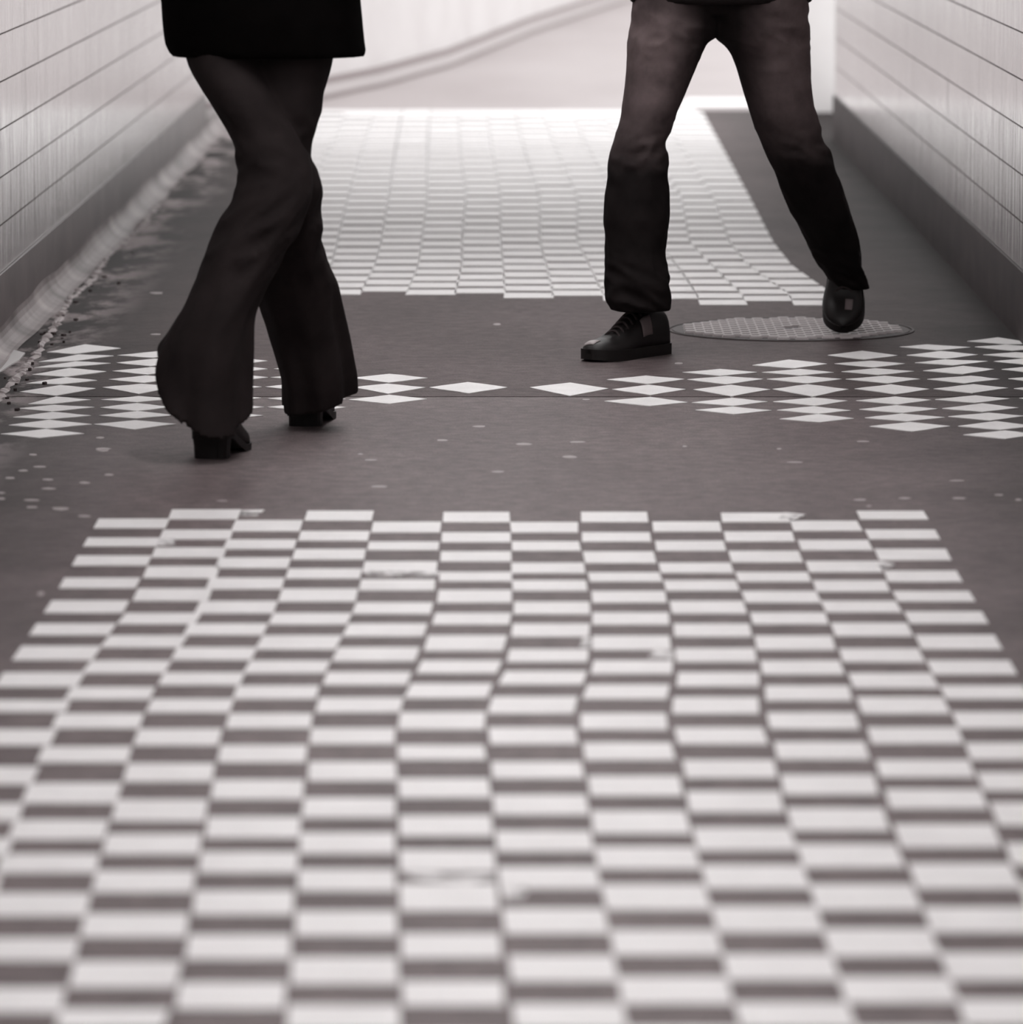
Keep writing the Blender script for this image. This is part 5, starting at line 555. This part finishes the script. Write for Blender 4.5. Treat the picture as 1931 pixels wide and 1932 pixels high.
# ------------------------------------------------------------------ bodies
def body(parent, joints, edges, radii, m):
    me = bpy.data.meshes.new('body'); me.from_pydata(joints, edges, []); me.update()
    o = link('body', me, m, parent)
    sk = o.modifiers.new('skin', 'SKIN'); sk.use_smooth_shade = True
    lay = me.skin_vertices[0].data
    for i, r_ in enumerate(radii):
        lay[i].radius = (r_, r_) if not isinstance(r_, tuple) else r_
    lay[0].use_root = True
    ss = o.modifiers.new('smooth', 'SUBSURF'); ss.levels = 2; ss.render_levels = 2
    return o
def make_body(parent, face, hips_c, zt, legs, sh, arm):
    """face: unit xy the person looks along; zt: z of pelvis, chest, neck, chin, crown (relative)"""
    fx, fy = face; sx, sy = fy, -fx          # s: the person's right
    J, E, R = [], [], []
    arms = []
    def add(p, r_, par=None):
        J.append(p); R.append(r_)
        if par is not None: E.append((par, len(J) - 1))
        return len(J) - 1
    cx_, cy_ = hips_c
    pel = add((cx_, cy_, zt[0]), (.12, .09))
    wst = add((cx_, cy_, zt[0] + .18), (.11, .085), pel)
    chs = add((cx_, cy_, zt[1]), (.13, .095), wst)
    nk0 = add((cx_, cy_, zt[2] - .03), .058, chs)
    nk = add((cx_ + fx * .01, cy_ + fy * .01, zt[2] + .05), .052, nk0)
    jaw = add((cx_ + fx * .03, cy_ + fy * .03, zt[3] + .035), (.062, .07), nk)
    fc = add((cx_ + fx * .025, cy_ + fy * .025, zt[3] + .11), (.076, .09), jaw)
    add((cx_ + fx * .005, cy_ + fy * .005, zt[4] - .05), (.062, .07), fc)
    nb = add((cx_ + fx * .105, cy_ + fy * .105, zt[3] + .10), .013, fc)
    add((cx_ + fx * .128, cy_ + fy * .128, zt[3] + .085), .009, nb)
    for s in (1, -1):
        add((cx_ + sx * s * .088, cy_ + sy * s * .088, zt[3] + .105), (.012, .022), fc)
        a = add((cx_ + sx * s * sh, cy_ + sy * s * sh, zt[2] - .075), .05, chs)
        e = add((cx_ + sx * s * (sh + .085) - fx * .05, cy_ + sy * s * (sh + .085) - fy * .05, zt[2] - .36), .036, a)
        w = add((cx_ + sx * s * (sh - .03) + fx * .02, cy_ + sy * s * (sh - .03) + fy * .02, zt[0] + .16), .024, e)
        h = add((cx_ + sx * s * (sh - .05) + fx * .02, cy_ + sy * s * (sh - .05) + fy * .02, zt[0] + .11), (.03, .016), w)
        arms.append([J[a], J[e], J[w]])
        for k in range(5):
            q = (k - 2) * .014
            f1 = add((J[h][0] + sx * q, J[h][1] + sy * q, J[h][2] - (.05 if k else .02)), .0085, h)
            add((J[f1][0] + fx * .012, J[f1][1] + fy * .012, J[f1][2] - (.038 if k not in (0, 4) else .026)), .0075, f1)
    for leg in legs:
        p = pel
        for (x, y, z, r_) in leg: p = add((x, y, z), r_, p)
    body(parent, J, E, R, SKIN)
    return arms
def sleeve(arm, ra, rb):
    a, e, w = [Vector(p) for p in arm]
    i = a.lerp(Vector((0, a.y, a.z)), .35) + Vector((0, 0, .012))
    pts = [(i, ra * .75), (a + Vector((0, 0, -.004)), ra), (a.lerp(e, .5), ra * .95), (e, (ra + rb) / 2), (e.lerp(w, .5), rb * 1.05), (w, rb)]
    return tube_vf([(p.x, p.y, p.z, q) for p, q in pts])
def leg_line(tab, o, ra, rb):
    q = rel(tab, o); n = len(q); ids = [1, n // 3, n // 2, 2 * n // 3, n - 4]
    return [[(q[i][0], q[i][1], q[i][2], ra + (rb - ra) * k / 4) for k, i in enumerate(ids)]]
def head_hair(parent, face, c, zc, long):
    fx, fy = face
    bm = bmesh.new(); bmesh.ops.create_uvsphere(bm, u_segments=32, v_segments=20, radius=1)
    f = Vector((fx, fy, 0))
    kill = []
    for v in bm.verts:
        d = Vector((v.co.x, v.co.y, 0)).dot(f)
        z = v.co.z
        if (d > .42 and z < .45) or (z < (-.55 if long else -.25) and d > -.1): kill.append(v)
        v.co = Vector((v.co.x * .088, v.co.y * .100, z * .118))
        if long and z < -.1 and d < .3: v.co.z -= (-.1 - z) * .22; v.co -= f * .015
        v.co += Vector((c[0] - fx * .005, c[1] - fy * .005, zc))
    bmesh.ops.delete(bm, geom=kill, context='VERTS')
    me = bpy.data.meshes.new('hair'); bm.to_mesh(me); bm.free()
    o = smooth_obj(link('hair', me, HAIR, parent))
    sd = o.modifiers.new('thick', 'SOLIDIFY'); sd.thickness = .012; sd.offset = 1
    return o

def fold_fn(amps):
    """amps: list of (z centre, z spread, amplitude, wavelength, slant, angle centre or None)"""
    def f(z, a):
        d = 0
        for zc, sp, A, wl, sl, ac in amps:
            e = math.exp(-((z - zc) / sp) ** 2)
            if ac is not None: e *= .5 + .5 * math.cos(a - ac)
            v = noise.noise(Vector((1.3 * math.cos(a) + zc * 31, 1.3 * math.sin(a), (z + sl * .02 * math.sin(a + zc * 9)) / wl * 1.1)))
            d += A * e * (1.1 - 3.2 * abs(v))
        return d
    return f

# ---- the woman in the flared trousers, walking away
WO = (-.55, 11.45, 0)
wm = empty('person', WO, 'person in a long black coat, flared black trousers and heels, walking away on the left', 'person')
wf = fold_fn([(.62, .09, .008, .045, 1.6, -1.57), (.46, .10, .010, .055, 4.0, -1.4), (.30, .12, .005, .12, 5, None)])
def flare(z, a):
    # soft vertical pleats in the flared hems
    k = max(0, (.38 - z) / .38)
    return wf(z, a) + .011 * k * math.sin(5 * a + 1.0 + z) + .006 * k * math.sin(9 * a + 2 + z * 4)
garment('trousers', [loft_vf(rel(W_LEFT, WO), fold=flare, hem=(-.040, .078, .36)), loft_vf(rel(W_RIGHT, WO), fold=flare, hem=(.019, .014, .25)),
                     loft_vf([(-.01, .05, .99, .15, .10), (-.01, .05, .92, .185, .125), (-.01, .04, .85, .165, .115), (-.01, .03, .80, .12, .09)])], TROUSER, wm)
coat_r = rel(COAT, WO)
body_r = [(-.005, .05, 1.425, .055, .05), (-.005, .05, 1.40, .13, .075), (-.005, .05, 1.36, .185, .10), (-.005, .05, 1.26, .19, .12), (-.006, .05, 1.12, .175, .118)]
cf = fold_fn([(.85, .12, .004, .5, 6, None)])
coat_parts = [loft_vf(body_r + coat_r, fold=cf)]
w_arms = make_body(wm, (.26, .966), (-.005, .05), (.90, 1.22, 1.43, 1.47, 1.68), leg_line(W_LEFT, WO, .045, .03) + leg_line(W_RIGHT, WO, .045, .03), .165, 1)
coat_parts += [sleeve(q, .066, .048) for q in w_arms]
garment('coat', coat_parts, BLACK_WOOL, wm, .008)
head_hair(wm, (.26, .966), (.0, .055), 1.585, True)
heeled_boot(wm, pose(-.650 - WO[0], 11.185 - WO[1], 0, .20, .98))
heeled_boot(wm, pose(-.482 - WO[0], 11.785 - WO[1], 0, .12, .99))

# ---- the man in jeans, stepping towards the camera
MO = (.46, 13.5, 0)
mn = empty('person', MO, 'person in dark jeans and black lace-up sneakers, striding towards the camera on the right', 'person')
mf = fold_fn([(.76, .08, .009, .042, 1.8, -1.0), (.50, .08, .009, .045, 2.0, -1.0), (.17, .07, .011, .035, 2.0, -1.57), (.34, .1, .005, .08, 3, None)])
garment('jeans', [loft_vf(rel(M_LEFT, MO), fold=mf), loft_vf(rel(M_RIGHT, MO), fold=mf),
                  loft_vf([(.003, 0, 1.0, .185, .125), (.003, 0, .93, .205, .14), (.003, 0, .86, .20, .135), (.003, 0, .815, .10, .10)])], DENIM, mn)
jf = fold_fn([(.88, .10, .004, .4, 6, None)])
jr = [(0, 0, 1.50, .06, .055), (0, 0, 1.475, .14, .085), (0, 0, 1.43, .20, .115), (0, 0, 1.30, .215, .135), (0, 0, 1.12, .205, .135)]
jk = [loft_vf(jr + rel(JACKET, MO), fold=jf)]
mface = (-.25, -.968)
m_arms = make_body(mn, mface, (0, 0), (.90, 1.28, 1.50, 1.55, 1.79), leg_line(M_LEFT, MO, .055, .022) + leg_line(M_RIGHT, MO, .055, .022), .185, 1)
jk += [sleeve(q, .072, .052) for q in m_arms]
garment('jacket', jk, BLACK_JACKET, mn, .008)
head_hair(mn, mface, (mface[0] * .01, mface[1] * .01), 1.69, False)
sneaker(mn, pose(.322 - MO[0], 13.43 - MO[1], 0, -.60, -.80), panel_side=-1)
tp = math.radians(40)
sneaker(mn, pose(.800 - MO[0], 14.07 - MO[1], .296 * math.sin(tp) + .010, -.08, -.997, tp), toe_mid=True)
